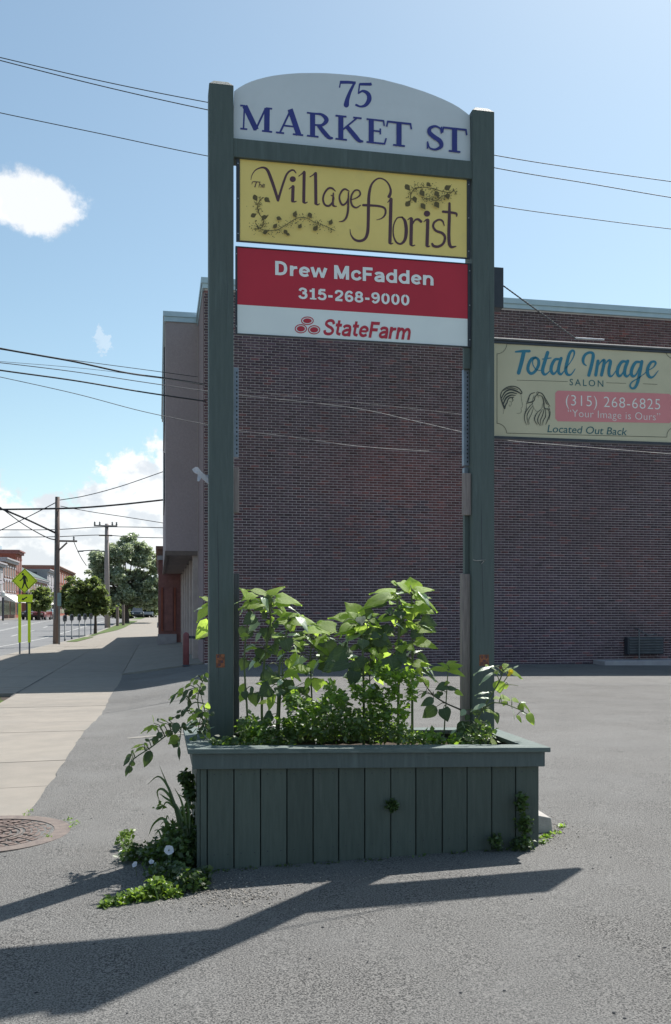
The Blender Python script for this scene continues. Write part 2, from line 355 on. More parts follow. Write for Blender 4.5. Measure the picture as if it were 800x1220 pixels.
# road and its far pavement
mbR = MB(); ys = fr(-10, 140, 76) + [160, 190, 230, 300, 420]
def strip(name, fx0, fx1, dz, mt, ysl, nx=6, kind='structure', thick=0, parent=None):
    mb = MB(); xs_ = None
    for y in ysl:
        a, b = fx0(y), fx1(y)
        for k in range(nx + 1):
            x = a + (b - a) * k / nx; mb.v.append((x, y, g(x, y) + dz))
    for j in range(len(ysl) - 1):
        for k in range(nx):
            q = j * (nx + 1) + k; mb.f.append([q, q + 1, q + nx + 2, q + nx + 1]); mb.m.append(0)
    if thick:
        base = len(mb.v); n0 = len(ysl)
        for side in (0, nx):
            for j in range(n0):
                v = mb.v[j * (nx + 1) + side]; mb.v.append((v[0], v[1], v[2] - thick))
            for j in range(n0 - 1):
                a = j * (nx + 1) + side; b = (j + 1) * (nx + 1) + side; c = base + (0 if side == 0 else n0) + j
                mb.f.append([a, b, c + 1, c] if side else [b, a, c, c + 1]); mb.m.append(0)
    o = mb.build(name, mt, parent)
    if kind: o['kind'] = kind
    return o
strip('road', lambda y: -19.0, lambda y: kerbx(y) - .15, -.12, M['road'], ys, 10)
strip('far_pavement', lambda y: -24, lambda y: -19.0, 0.0, M['slab'], ys, 2, thick=.15)
strip('kerb', lambda y: kerbx(y) - .15, lambda y: kerbx(y), .0, M['kerb'], [y for y in ys if y > 4], 1, thick=.16)
# painted lines on the road
pk = 0
for (xf, w) in ((lambda y: kerbx(y) - 2.6, .12),):
    o = strip('road_marking', lambda y: xf(y) - w, xf, -.114, M['paint'], [y for y in ys if 20 < y < 150], 1)
for k, y0 in enumerate(range(30, 150, 9)):
    o = strip('road_marking', lambda y: -9.9, lambda y: -9.75, -.113, M['paint'], [y0, y0 + 1.5, y0 + 3], 1)
for k, y0 in enumerate(range(33, 150, 9)):
    o = strip('road_marking', lambda y: -15.1, lambda y: -14.95, -.113, M['paint'], [y0, y0 + 1.5, y0 + 3], 1)
for dx in (0, .25): strip('road_marking', lambda y: -12.5 + dx, lambda y: -12.4 + dx, -.113, M['paint'], [y for y in ys if 20 < y < 140], 1)
# pavement slabs, one by one; beyond 47 m one sheet
pav = bpy.data.objects.new('pavement', None); COL.objects.link(pav); ROOT['pavement'] = Vector((0, 0, 0)); pav['kind'] = 'structure'
def slab(x0, x1, y0, y1):
    j = .007; z = random.uniform(-.002, .002); a, b, c, d = x0 + j, x1 - j, y0 + j, y1 - j
    P = [(a, c), (b, c), (b, d), (a, d)]
    MB().hexa([(x, y, g(x, y) - .11) for x, y in P] + [(x, y, g(x, y) + z) for x, y in P]).build('slab', M['slab'], pav)
y = 6.55
while y < 25.4:
    y1 = min(25.45, y + 1.52); slab(-2.9, -.8, y, y1)
    if y > 18.9: slab(-4.4, -2.9, y, y1); slab(kerbx(y), -4.4, y, y1)
    y = y1
while y < 47:
    y1 = y + 1.55
    for a, b in ((kerbx(y), -4.3), (-4.3, -2.9), (-2.9, -.95), (-.95, 1.25)): slab(a, b, y, y1)
    y = y1
YF = y
strip('pavement_sheet', lambda y: kerbx(y), lambda y: 1.4, .0, M['slab'], [y] + [q for q in ys if q > y], 12)
strip('joint_bed', lambda y: kerbx(y), lambda y: -.85 if y < 25.4 else 1.22, -.07, M['soil'], fr(6.5, YF, 60), 14)
strip('grass_verge', lambda y: kerbx(y) + .15, lambda y: kerbx(y) + .15 + 1.15 * min(1, max(.25, (y - 62) / 14)), .02, M['turf'], [62.0, 66, 70, 74, 80, 90, 100, 120, 160], 2)
strip('grass_verge', lambda y: kerbx(y) + .1, lambda y: kerbx(y) + .7, .02, M['turf'], [53.0, 55, 58, 60.5], 2)
strip('grass_verge', lambda y: kerbx(y), lambda y: -2.93, -.02, M['turf'], fr(6.5, 18.85, 14), 2)
# parking lot asphalt with a ragged edge over the slabs
lx = [-14, -10, -7, -5, -3.6, -2.6, -1.8, -1.3, -.92] + fr(-.5, 16, 34) + [18, 22, 28, 36]
ly = fr(-8, 4, 13) + fr(4.3, 6.6, 9) + fr(6.75, 25.42, 125)
def lwarp(i, j, x, y):
    if i == 8 and y >= 6.59: x += .02 * math.sin(y * .9) + .006 * math.sin(y * 5.3 + 1) + random.uniform(-.009, .009)
    if j == 21 and i < 8: y += random.uniform(-.01, .02)
    return x, y
grid('parking_lot', lx, ly, .006, M['lot'], lambda x, y: x > -.92 or y < 6.6, lwarp)
MB().hexa([(-.93, 25.42, g(-.93, 25.4) - .1), (1.22, 25.42, g(1.22, 25.4) - .1), (1.22, 25.6, g(1.22, 25.5) - .1), (-.93, 25.6, g(-.93, 25.5) - .1),
           (-.93, 25.42, g(-.93, 25.4) + .045), (1.22, 25.42, g(1.22, 25.4) + .05), (1.22, 25.6, g(1.22, 25.5) + .05), (-.93, 25.6, g(-.93, 25.5) + .045)]).build('driveway_lip', M['kerb'])['kind'] = 'structure'
# cracks and worn marks
def groundstrip(name, pts, w, mt, dz):
    mb = MB(); P = [np.array(p, float) for p in catmull(pts, 5)]
    for i, p in enumerate(P):
        t = P[min(i + 1, len(P) - 1)] - P[max(i - 1, 0)]; t /= np.linalg.norm(t); nn = np.array((-t[1], t[0])); ww = w * random.uniform(.5, 1.2)
        for s in (-1, 1): q = p + nn * ww * s + np.array((0, random.uniform(-.01, .01))); mb.v.append((q[0], q[1], g(q[0], q[1]) + dz))
    for i in range(len(P) - 1): mb.f.append([2 * i, 2 * i + 1, 2 * i + 3, 2 * i + 2]); mb.m.append(0)
    mb.build(name, mt)['kind'] = 'structure'
groundstrip('asphalt_crack', [(-.85, 15.6), (0, 16.1), (1.0, 16.0), (2.0, 16.5), (3.5, 16.4)], .02, M['crack'], .011)
groundstrip('asphalt_crack', [(3.6, 17.3), (6, 17.0), (9, 17.2), (12, 16.9), (16, 17.1)], .02, M['crack'], .011)
groundstrip('asphalt_crack', [(-.75, 23.4), (-.2, 23.5), (.5, 23.3), (1.4, 23.6)], .03, M['crack'], .011)
groundstrip('worn_marking', [(-.35, 11.2), (0, 11.25), (.35, 11.2)], .07, M['kerb'], .012)
groundstrip('pavement_joint', [(-2.9, 19.4), (-2.9, 22), (-2.9, 27)], .02, M['crack'], .006)

# ------------------------------------------------------------------ round paved cover at the left edge
cc = at_d(400, HOR, 6.03); ctr = Vector((0, 0, 0)) + Vector((S_, C_, 0)) * 6.03 + Vector((C_, -S_, 0)) * -2.27
cz = g(ctr.x, ctr.y)
cov_ = thing('utility_cover', (ctr.x, ctr.y, cz), 'round pinkish utility cover set in the asphalt at the bottom end of the pale sidewalk', 'utility cover')
def ring(r0, r1, z0, z1, n=48):
    mb = MB()
    for k in range(n):
        a, b = 2 * math.pi * k / n, 2 * math.pi * (k + 1) / n
        p = lambda r, t, z: (ctr.x + r * math.cos(t), ctr.y + r * math.sin(t), cz + z)
        mb.add([p(r0, a, z1), p(r1, a, z1), p(r1, b, z1), p(r0, b, z1), p(r1, a, z0), p(r1, b, z0), p(r0, a, z0), p(r0, b, z0)],
               [(0, 1, 2, 3), (1, 4, 5, 2), (3, 7, 6, 0)])
    return mb
ring(.415, .52, -.02, .018).build('collar', M['collar'], cov_)
ring(.0001, .41, -.02, .008).build('disc', M['iron'], cov_)
ring(.2, .215, .0, .016).build('inner_ring', M['collar'], cov_)
mb = MB()
for k, r in enumerate(np.arange(.035, .4, .043)):
    if abs(r - .207) < .015: continue
    n = max(5, int(2 * math.pi * r / .075))
    for q in range(n):
        a = 2 * math.pi * (q + (k % 2) * .5) / n; da = math.pi / n * .72; r0, r1 = r - .015 + random.uniform(-.003, .003), r + .015; h = .013 + random.uniform(0, .006)
        p = lambda rr, t, z: (ctr.x + rr * math.cos(t), ctr.y + rr * math.sin(t), cz + z)
        mb.hexa([p(r0, a - da, 0), p(r1, a - da, 0), p(r1, a + da, 0), p(r0, a + da, 0), p(r0, a - da, h), p(r1, a - da, h), p(r1, a + da, h), p(r0, a + da, h)])
mb.build('raised_tread', M['iron'], cov_)['kind'] = 'stuff'

# ------------------------------------------------------------------ main brick building
YW, XC, ZT = 25.3, 1.24, 10.2
XR = 17.2; PX, PZ = .23, .0735
bb = thing('brick_building', (XC, YW, 0), 'two storey brown brick building behind the lot, stucco box jutting over the sidewalk', 'building')
ZB = -.35
mb = MB(); mb.box(XC + .012, XR + 20, YW + .012, YW + 22, ZB, ZT); mb.build('wall', M['mortar'], bb)
def brick_v(cx, cz_, kx, along='x'):
    lx_, hz = PX / 2 - .0075, PZ / 2 - .0078
    if along == 'x': return np.array([(cx - lx_, YW + .02, cz_ - hz), (cx + lx_, YW + .02, cz_ - hz), (cx + lx_, YW + .02, cz_ + hz), (cx - lx_, YW + .02, cz_ + hz),
                                      (cx - lx_, YW - kx, cz_ - hz), (cx + lx_, YW - kx, cz_ - hz), (cx + lx_, YW - kx, cz_ + hz), (cx - lx_, YW - kx, cz_ + hz)])
    return np.array([(XC + .02, cx + lx_, cz_ - hz), (XC + .02, cx - lx_, cz_ - hz), (XC + .02, cx - lx_, cz_ + hz), (XC + .02, cx + lx_, cz_ + hz),
                     (XC - kx, cx + lx_, cz_ - hz), (XC - kx, cx - lx_, cz_ - hz), (XC - kx, cx - lx_, cz_ + hz), (XC - kx, cx + lx_, cz_ + hz)])
BF = np.array([(4, 5, 6, 7), (0, 1, 5, 4), (1, 2, 6, 5), (2, 3, 7, 6), (3, 0, 4, 7)])
def tintat(x, z):
    w = (math.sin(x * .9 + 1.3) + math.sin(z * 1.1 + x * .35) + math.sin(x * .31 - z * .5 + 2)) / 3
    t = random.gauss(1, .15); red = max(0, w) * .9 + (.8 if random.random() < .06 else 0)
    blu = max(0, -w) * .5
    return (t * (1 + red * .75), t * (1 + red * .15), t * (1 + blu * .35), 1)
BV, BQ, BC = [], [], []; nb = 0; singles = []
rows = int((ZT - ZB) / PZ); cols_ = int((XR - XC) / PX)
variants = []
for r in range(rows):
    z = ZB + PZ * (r + .5)
    for c in range(cols_ + 1):
        x = XC + PX * (c + (.5 if r % 2 else .0))
        if x - PX / 2 < XC - .001: x = None
        if x is None: continue
        if 16 <= c < 28 and 42 <= r < 67: singles.append((x, z)); continue
        BV.append(brick_v(x, z, random.uniform(-.001, .004))); BQ.append(BF + nb); nb += 8; BC += [tintat(x, z)] * 8
for r in range(rows):
    z = ZB + PZ * (r + .5)
    if z < .0: continue
    for c in range(0):
        x = YW + PX * (c + (.5 if r % 2 else 1.0))
        BV.append(brick_v(x, z, random.uniform(.0, .003), 'y')); BQ.append(BF + nb); nb += 8; BC += [tintat(x - 20, z)] * 8
    if r % 2 == 0: # corner header
        q = brick_v(XC + PX / 2, z, .004); q[:, 0] = np.where(q[:, 0] < XC + PX / 2, XC - .003, XC + PX / 2 - .009); BV.append(q); BQ.append(BF + nb); nb += 8; BC += [tintat(0, z)] * 8
field = npmesh('brick_field', np.concatenate(BV), np.concatenate(BQ), M['brick'], bb, np.array(BC)); field['kind'] = 'stuff'
bmesh_var = []
for k in range(10):
    q = brick_v(0, 0, .002); q[:, 1] -= YW
    vo = npmesh('brick', q, BF, M['brick'], None, np.array([tintat(random.uniform(0, 6), random.uniform(0, 9))] * 8)); bmesh_var.append(vo.data); bpy.data.objects.remove(vo)
for (x, z) in singles[:300]:
    o = bpy.data.objects.new('brick', random.choice(bmesh_var)); COL.objects.link(o); o.parent = bb; o.location = Vector((x, YW + random.uniform(-.002, .001), z)) - ROOT[bb.name]
MB().box(XC - .022, XC + .011, YW + .20, 28.65, ZB, ZT).build('side_wall', M['taupe'], bb)
mb = MB(); mb.box(XC - .05, XR + 20, YW - .06, YW + .3, ZT + .002, ZT + .13); mb.box(XC - .09, XR + 20, YW - .10, YW + .34, ZT + .13, ZT + .28)
mb.box(XC - .05, XC + .3, YW + .3, YW + 3.6, ZT + .002, ZT + .13); mb.box(XC - .09, XC + .34, YW + .34, YW + 3.6, ZT + .13, ZT + .28)
mb.build('coping', M['coping'], bb)
# street front beyond the brick return: storefront under the stucco box
YB0, YB1, XB = 28.7, 44.0, xz(197.5, 28.7)
zb0, zb1 = at(215, 661, YB0).z, at(215, 384, YB0).z
mb = MB(); mb.box(XB, XC - .006, YB0, YB1, zb0 + .12, zb1); mb.build('stucco_box', M['stucco'], bb)
mb = MB(); mb.box(XC + .0, XC + .4, YB0 + .02, YB1, zb0, zb1 - .2); mb.build('upper_wall', M['stucco'], bb)
for k in range(7):
    y0 = YB0 + .02 + k * (YB1 - YB0) / 7; MB().box(XB + .08, XC - .02, y0, y0 + (YB1 - YB0) / 7 - .05, zb0 + .02, zb0 + .119).build('soffit_panel', M['soffit'], bb)
mb = MB(); mb.box(XB - .02, XB + .07, YB0 - .02, YB1, zb0 - .02, zb0 + .118); mb.box(XB + .07, XC - .01, YB0 - .02, YB0 + .012, zb0 - .02, zb0 + .118); mb.build('fascia', M['soffit'], bb)
mb = MB(); mb.box(XB - .05, XC + .3, YB0 - .05, YB1, zb1 + .001, zb1 + .15); mb.box(XB - .08, XC + .3, YB0 - .09, YB1 + .02, zb1 + .15, zb1 + .3); mb.build('coping', M['coping'], bb)
MB().box(XC - .035, XC - .004, YB0 - .06, YB0 - .005, zb0 - .1, zb1).build('corner_strip', M['beige'], bb)
for (z0, z1) in ((at(196, 420, 33).z, at(196, 517, 33).z), (at(196, 548, 33).z, at(196, 602, 33).z)):
    MB().box(XB - .035, XB - .001, 31.5, 36.5, min(z0, z1), max(z0, z1)).build('wall_panel', M['darkmetal'], bb)
zg = g(0, 35)
for k, yy in enumerate(fr(YB0 + .1, YB1 - .4, 6)):
    MB().box(XC - .18, XC + .05, yy, yy + .32, zg - .02, zb0 + .0).build('pillar', M['beige'], bb, .01)
    if k < 5:
        y1 = yy + (YB1 - .5 - YB0) / 5
        w_ = MB().box(XC + .06, XC + .09, yy + .33, y1, zg + .35, zb0 - .1).build('window', M['glass'], bb)
        MB().box(XC - .02, XC + .2, yy + .33, y1, zg - .05, zg + .35).build('window_sill', M['brownbrick'], w_)
        MB().box(XC + .02, XC + .055, (yy + y1) / 2 + .1, (yy + y1) / 2 + .17, zg + .352, zb0 - .1).build('window_frame', M['beige'], w_)
MB().box(XC + .1, XC + 8, YB0 + .1, YB1, ZB, 9.0).build('inner_wall', M['soffit'], bb)
# bollard and rail at the corner
p = at(222, 797, 25.0); bo = thing('bollard', (p.x, 25.15, g(p.x, 25.15)), 'short red-brown steel bollard at the corner of the brick building', 'bollard')
MB().lathe([(.085, -.1), (.085, .84), (.078, .88), (.05, .915), (.012, .93)], (p.x, 25.15, g(p.x, 25.15)), 18).build('post', M['bollard'], bo, smooth=True)
MB().lathe([(.105, .0), (.105, .03), (.09, .05)], (p.x, 25.15, g(p.x, 25.15) + .005), 18).build('base_collar', M['darkmetal'], bo)
ra = thing('pipe_rail', (XC, 25.2, .7), 'dark horizontal pipe running from the red-brown bollard into the brick corner', 'pipe')
MB().tube([(p.x + .09, 25.15, g(p.x, 25) + .8), (XC + .02, 25.24, g(p.x, 25) + .76)], .035).build('pipe', M['darkmetal'], ra)
MB().lathe([(.07, 0), (.07, .07)], (p.x + .14, 25.15, g(p.x, 25) + .76), 12).build('pipe_clamp', M['darkmetal'], ra)
# vent box, slab and conduit low on the wall at right
a_, b_ = at(749, 780, YW - .25), at(792, 759, YW - .25)
vb = thing('vent_box', (a_.x, YW - .2, a_.z), 'dark louvred vent box low on the brick wall at the right edge', 'vent')
MB().box(a_.x, b_.x, YW - .22, YW - .006, a_.z, b_.z).build('housing', M['darkmetal'], vb, .01)
for k in range(6):
    z = a_.z + (b_.z - a_.z) * (k + .6) / 6.6
    MB().hexa([(a_.x + .05, YW - .26, z), (b_.x - .05, YW - .26, z), (b_.x - .05, YW - .222, z + .03), (a_.x + .05, YW - .222, z + .03),
               (a_.x + .05, YW - .26, z + .012), (b_.x - .05, YW - .26, z + .012), (b_.x - .05, YW - .222, z + .042), (a_.x + .05, YW - .222, z + .042)]).build('louvre', M['greymetal'], vb)
s0 = at(722, 786, YW - .8).x; sz = g(s0, YW)
co_ = thing('concrete_step', (s0, YW, sz), 'low bluish concrete ledge at the foot of the brick wall below the vent box', 'step')
MB().box(s0, s0 + 3.4, YW - .75, YW - .008, sz - .1, sz + .13).build('ledge', M['stonebase'], co_, .02)
cd = thing('conduit', (a_.x + .5, YW, 0), 'thin grey conduit standing in front of the dark vent box on the brick wall', 'conduit')
cx_ = at(762, 780, YW - .3).x
MB().tube([(cx_, YW - .3, sz - .05), (cx_, YW - .3, sz + .7), (cx_, YW - .3, at(762, 752, YW - .3).z), (cx_ + .05, YW - .15, at(762, 749, YW).z), (cx_ + .05, YW + .01, at(762, 749, YW).z)], .02).build('pipe', M['greymetal'], cd)
MB().tube([(cx_, YW - .34, at(762, 751, YW).z), (cx_ + .3, YW - .30, at(772, 757, YW).z), (cx_ + .6, YW - .24, at(785, 759, YW).z + .1)], .015).build('branch_pipe', M['greymetal'], cd)
# neighbouring low red brick building under and beyond the box
nbx0 = xz(188.8, 44.3); nbt = at(190, 652, 44.3).z
nb_ = thing('brick_shop', (nbx0, 44.3, g(0, 44)), 'low red brick shop on a pale stone base just beyond the stucco box', 'building')
zn = g(0, 44.3)
MB().box(nbx0, 3.5, 44.32, 62, zn - .1, nbt - .6).build('wall', M['redbrick'], nb_)
MB().box(nbx0 - .03, xz(210.5, 44.3), 44.24, 44.318, zn - .05, at(200, 755.6, 44.3).z).build('base', M['stonebase'], nb_)
mb = MB(); mb.box(nbx0 - .06, 3.5, 44.2, 62, nbt - .598, nbt - .4); mb.build('white_band', M['stonebase'], nb_)
mb = MB(); mb.box(nbx0 - .02, 3.5, 44.26, 62, nbt - .398, nbt - .1); mb.box(nbx0 - .12, 3.5, 44.16, 62, nbt - .098, nbt + .05); mb.build('cornice', M['brownbrick'], nb_)
xq = xz(198, 44.3)
for (u0, u1) in ((192, 194.3), (196, 206), (207.5, 209.5)):
    MB().box(xz(u0, 44.27), xz(u1, 44.27), 44.27, 44.319, at(200, 752, 44.3).z, at(200, 700, 44.3).z).build('panel', M['redbrick2'] if u1 - u0 < 4 else M['redbrick'], nb_)
for k in range(4):
    y0 = 46 + k * 3.8
    w_ = MB().box(nbx0 - .01, nbx0 + .01, y0, y0 + 2.2, zn + .9, zn + 2.9).build('window', M['glass'], nb_)
    MB().box(nbx0 - .06, nbx0 - .011, y0 - .1, y0 + 2.3, zn + .8, zn + .899).build('window_sill', M['stonebase'], w_)

# ------------------------------------------------------------------ sign frame
YS = 5.7; PW = .148
def zat(px, py, Y): return at(px, py, Y).z
fxl, fxr = xz(264, YS - PW / 2), xz(576.5, YS - PW / 2)
sf = thing('sign_frame', (fxl, YS, .3), 'tall sign frame of two dark green posts and a cross beam standing in the planter', 'sign frame')
def post(xc, ztop):
    h = PW / 2; mb = MB(); z0 = .25
    mb.hexa([(xc - h, YS - h, z0), (xc + h, YS - h, z0), (xc + h, YS + h, z0), (xc - h, YS + h, z0), (xc - h, YS - h, ztop - .035), (xc + h, YS - h, ztop - .035), (xc + h, YS + h, ztop - .035), (xc - h, YS + h, ztop - .035)])
    k = h - .03
    mb.add([(xc - h, YS - h, ztop - .035), (xc + h, YS - h, ztop - .035), (xc + h, YS + h, ztop - .035), (xc - h, YS + h, ztop - .035), (xc - k, YS - k, ztop), (xc + k, YS - k, ztop), (xc + k, YS + k, ztop), (xc - k, YS + k, ztop)],
           [(4, 5, 6, 7), (0, 1, 5, 4), (1, 2, 6, 5), (2, 3, 7, 6), (3, 0, 4, 7)])
    mb.f.pop(1) if False else None
    return mb.build('post', M['green'], sf, .004)
zt = zat(264, 93.5, YS - .07)
postL = post(fxl, zt); postR = post(fxr, zat(576, 125.5, YS - .07))
YFp = YS - PW / 2 # front face of posts
# seasoning checks in the posts
def check(post_, pts, w=.0018):
    mb = MB(); P = [at(x, y, YFp - .0012) for x, y in pts]
    for i, p in enumerate(P):
        ww = w * (1 if 0 < i < len(P) - 1 else .1); mb.v += [(p.x - ww, p.y, p.z), (p.x + ww, p.y, p.z)]
    for i in range(len(P) - 1): mb.f.append([2 * i, 2 * i + 1, 2 * i + 3, 2 * i + 2]); mb.m.append(0)
    mb.build('crack', M['darkmetal'], post_)
check(postR, [(573.5, 585), (574, 620), (574.5, 665), (575.5, 700), (577, 760)]); check(postR, [(583, 330), (583.5, 360), (584, 395), (583, 430)], .001)
check(postL, [(259, 610), (260, 660), (260.5, 700), (261, 760), (259.5, 850)]); check(postL, [(270, 300), (271, 345), (270.5, 400)], .001)
def patch(post_, x0, y0, x1, y1, marks):
    p, q = at(x0, y1, YFp - .002), at(x1, y0, YFp - .002)
    o = MB().hexa([(p.x + .004, p.y, p.z), (q.x, p.y, p.z + .003), (q.x, YFp - .0005, p.z), (p.x, YFp - .0005, p.z), (p.x, p.y, q.z - .004), (q.x - .003, p.y, q.z), (q.x, YFp - .0005, q.z), (p.x, YFp - .0005, q.z)]).build('reflector_patch', M['orange'], post_)
    mb = MB()
    for k, (a, b, c, d) in enumerate(marks):
        e, f = at(a, d, YFp - .0032), at(c, b, YFp - .0032); mb.box(e.x, f.x, e.y - .0002 - k * .0002, e.y, e.z, f.z)
    mb.build('mark', M['plum'], o)
patch(postL, 257.5, 779.5, 268, 795.5, [(259, 781, 261, 784), (263, 787, 266, 790), (260, 791, 262.5, 794)])
patch(postR, 571.5, 780, 583, 793.5, [(574, 781, 575.5, 785), (579, 781, 580.5, 785), (576, 786, 579, 789), (574, 789, 575.5, 792), (579.5, 789, 581, 792)])
mb = MB(); a = [(564, 667), (568, 668), (573, 667.5), (580, 667), (573, 667.5), (574, 672), (577, 668.5)]
mb.tube([at(x, y, YFp - .004) for x, y in a], .0022, 5); mb.build('wire_scrap', M['steel'], postR)
# beam
bl, br = fxl + PW / 2 - .002, fxr - PW / 2 + .002
zb1l, zb0l = zat(285, 164, YFp), zat(285, 186.3, YFp)
MB().box(bl, br, YS - .068, YS + .05, zb0l, zb1l).build('cross_beam', M['green'], sf, .003)
# hardware on the inner faces of the posts
def inner(side, y0, y1, w, yo, d, mt, name='batten', extra=0):
    xf = fxl + PW / 2 if side < 0 else fxr - PW / 2; pxr = 282 if side < 0 else 558
    za, zb = zat(pxr, y1, YS), zat(pxr, y0, YS); s = 1 if side < 0 else -1
    x0, x1 = sorted((xf + s * .0005, xf + s * w)); return MB().box(x0, x1, YS + yo, YS + yo + d, za, zb).build(name, mt, sf, .002), x0, x1, za, zb
def channel(side, y0, y1, px):
    o, x0, x1, za, zb = inner(side, y0, y1, .036, -.01, .04, M['galv'], 'slotted_channel')
    mb = MB(); z = za + .02; 
    while z < zb - .02: mb.box((x0 + x1) / 2 - .004 + .006, (x0 + x1) / 2 + .004 + .006, YS - .0115, YS - .0102, z, z + .011); z += .026
    mb.build('slots', M['hole'], o)['kind'] = 'stuff'
channel(-1, 438, 545, 0); channel(1, 440, 555, 0)
inner(-1, 558, 611, .038, -.02, .06, M['woodgrey']); inner(-1, 683, 872, .04, -.012, .05, M['wooddark'])
inner(1, 415, 441, .045, -.04, .03, M['green'], 'bracket_plate'); inner(1, 557, 572, .03, -.0, .04, M['galv'], 'bracket_plate')
inner(1, 614, 684, .03, -.01, .04, M['green'], 'batten'); inner(1, 565, 614.5, .052, -.05, .035, M['woodgrey']); inner(1, 684, 868, .055, -.03, .045, M['woodgrey'])
# broken white bracket on the outside of the left post
bk = thing('torn_plastic', tuple(at(240, 565, YS)), 'torn scrap of white plastic caught on the left side of the left post', 'plastic scrap')
def flat(name, outline, Y, th, mt, par, dy=None):
    P = [at(x, y, Y) for x, y in outline]; n = len(P)
    mb = MB(); mb.add([(p.x, p.y + (dy(i) if dy else 0), p.z) for i, p in enumerate(P)] + [(p.x, p.y + th + (dy(i) if dy else 0), p.z) for i, p in enumerate(P)],
        [list(range(n))[::-1], list(range(n, 2 * n))] + [[i, (i + 1) % n, (i + 1) % n + n, i + n] for i in range(n)]); return mb.build(name, mt, par)
flat('scrap', [(229, 559), (233, 556), (236, 556.5), (240, 562), (245.5, 566), (249.5, 566), (250.5, 572), (250.5, 578), (245, 574), (240, 569), (237.5, 573.5), (235, 573), (236, 565), (231, 562.5)], YS, .006, M['petal'], bk, lambda i: .008 * math.sin(i * 1.7))

# ------------------------------------------------------------------ lettering helpers
class Print:
    """print on a board: every stroke lies a hair in front of the last, on the board's own plane"""
    def __init__(s, Y, f=None): s.Y = Y; s.k = 0; s.mb = MB(); s.f = f or at; s.wmin = .08 if f is None else .001
    def zl(s): s.k += 1; return s.Y - .0008 - s.k * .00012
    def stroke(s, pts, w, n=6, cap=True, smooth=True, Zm=(0, 0, 1)):
        ox, oy, sc = Zm
        P = [(p[0] / sc + ox, p[1] / sc + oy) for p in pts]
        ws = [v / sc for v in (w if isinstance(w, (list, tuple)) else [w] * len(P))]
        if len(ws) != len(P): ws = list(np.interp(np.linspace(0, 1, len(P)), np.linspace(0, 1, len(ws)), ws))
        Q = [np.array((*p, ww)) for p, ww in zip(P, ws)]
        if smooth: Q = catmull(Q, n)
        Yk = s.zl(); L_, R_ = [], []
        for i, q in enumerate(Q):
            t = Q[min(i + 1, len(Q) - 1)][:2] - Q[max(i - 1, 0)][:2]; ln = np.linalg.norm(t)
            t = t / ln if ln > 1e-9 else np.array((1., 0)); nn = np.array((-t[1], t[0])) * max(s.wmin, q[2]) / 2
            L_.append(q[:2] + nn); R_.append(q[:2] - nn)
        out = []
        if cap:
            for (q, a, sgn) in ((Q[0], L_[0], 1), (Q[-1], R_[-1], 1)):
                c = q[:2]; v = a - c; arc = []
                for k in range(1, 5):
                    th = math.pi * k / 5; arc.append(c + np.array((v[0] * math.cos(th) - v[1] * math.sin(th), v[0] * math.sin(th) + v[1] * math.cos(th))))
                out.append(arc)
        V = []
        for a, b in zip(L_, R_): V += [tuple(s.f(a[0], a[1], Yk)), tuple(s.f(b[0], b[1], Yk))]
        F = [[2 * i, 2 * i + 2, 2 * i + 3, 2 * i + 1] for i in range(len(Q) - 1)]
        if out:
            b = len(V); V += [tuple(s.f(p[0], p[1], Yk)) for p in out[0]]; F.append([0] + [b + i for i in range(4)] + [1])
            b = len(V); V += [tuple(s.f(p[0], p[1], Yk)) for p in out[1]]; m = 2 * (len(Q) - 1); F.append([m + 1] + [b + i for i in range(4)] + [m])
        s.mb.add(V, F)
    def poly(s, pts, Zm=(0, 0, 1)):
        ox, oy, sc = Zm; Yk = s.zl(); s.mb.add([tuple(s.f(p[0] / sc + ox, p[1] / sc + oy, Yk)) for p in pts], [list(range(len(pts)))])
    def disc(s, x, y, rx, ry, Zm=(0, 0, 1), n=20, rot=0):
        s.poly([(x + rx * math.cos(2 * math.pi * k / n) * math.cos(rot) - ry * math.sin(2 * math.pi * k / n) * math.sin(rot), y + rx * math.cos(2 * math.pi * k / n) * math.sin(rot) + ry * math.sin(2 * math.pi * k / n) * math.cos(rot)) for k in range(n)], Zm)
    def build(s, name, mt, par): return s.mb.build(name, mt, par)
def font_text(txt, x0, x1, yt, yb, Y, mt, par, bold=0., shear=0., space=1., name='lettering', capfit='H'):
    """built-in face fitted between pixel x0..x1; yt / yb = cap top and baseline at its left end"""
    def mk(t):
        c = bpy.data.curves.new('t', 'FONT'); c.body = t; c.offset = bold; c.shear = shear; c.space_character = space; c.resolution_u = 3; c.fill_mode = 'BOTH'
        o = bpy.data.objects.new('t', c); COL.objects.link(o); dg = bpy.context.evaluated_depsgraph_get(); me = bpy.data.meshes.new_from_object(o.evaluated_get(dg))
        bpy.data.objects.remove(o); bpy.data.curves.remove(c); return me
    me = mk(txt); ref = mk(capfit)
    hh = max(v.co.y for v in ref.vertices); bx0 = min(v.co.x for v in me.vertices); bx1 = max(v.co.x for v in me.vertices)
    A, B, T = at(x0, yb, Y), at(x1, yb, Y), at(x0, yt, Y)
    sx = (B.x - A.x) / (bx1 - bx0); szz = (T.z - A.z) / hh; o0 = off(par)
    for v in me.vertices: v.co = Vector((A.x + (v.co.x - bx0) * sx - o0.x, Y - .001 - o0.y, A.z + v.co.y * szz - o0.z))
    bpy.data.meshes.remove(ref); me.name = name; me.materials.clear(); me.materials.append(mt)
    o = bpy.data.objects.new(name, me); COL.objects.link(o); o.parent = par; return o

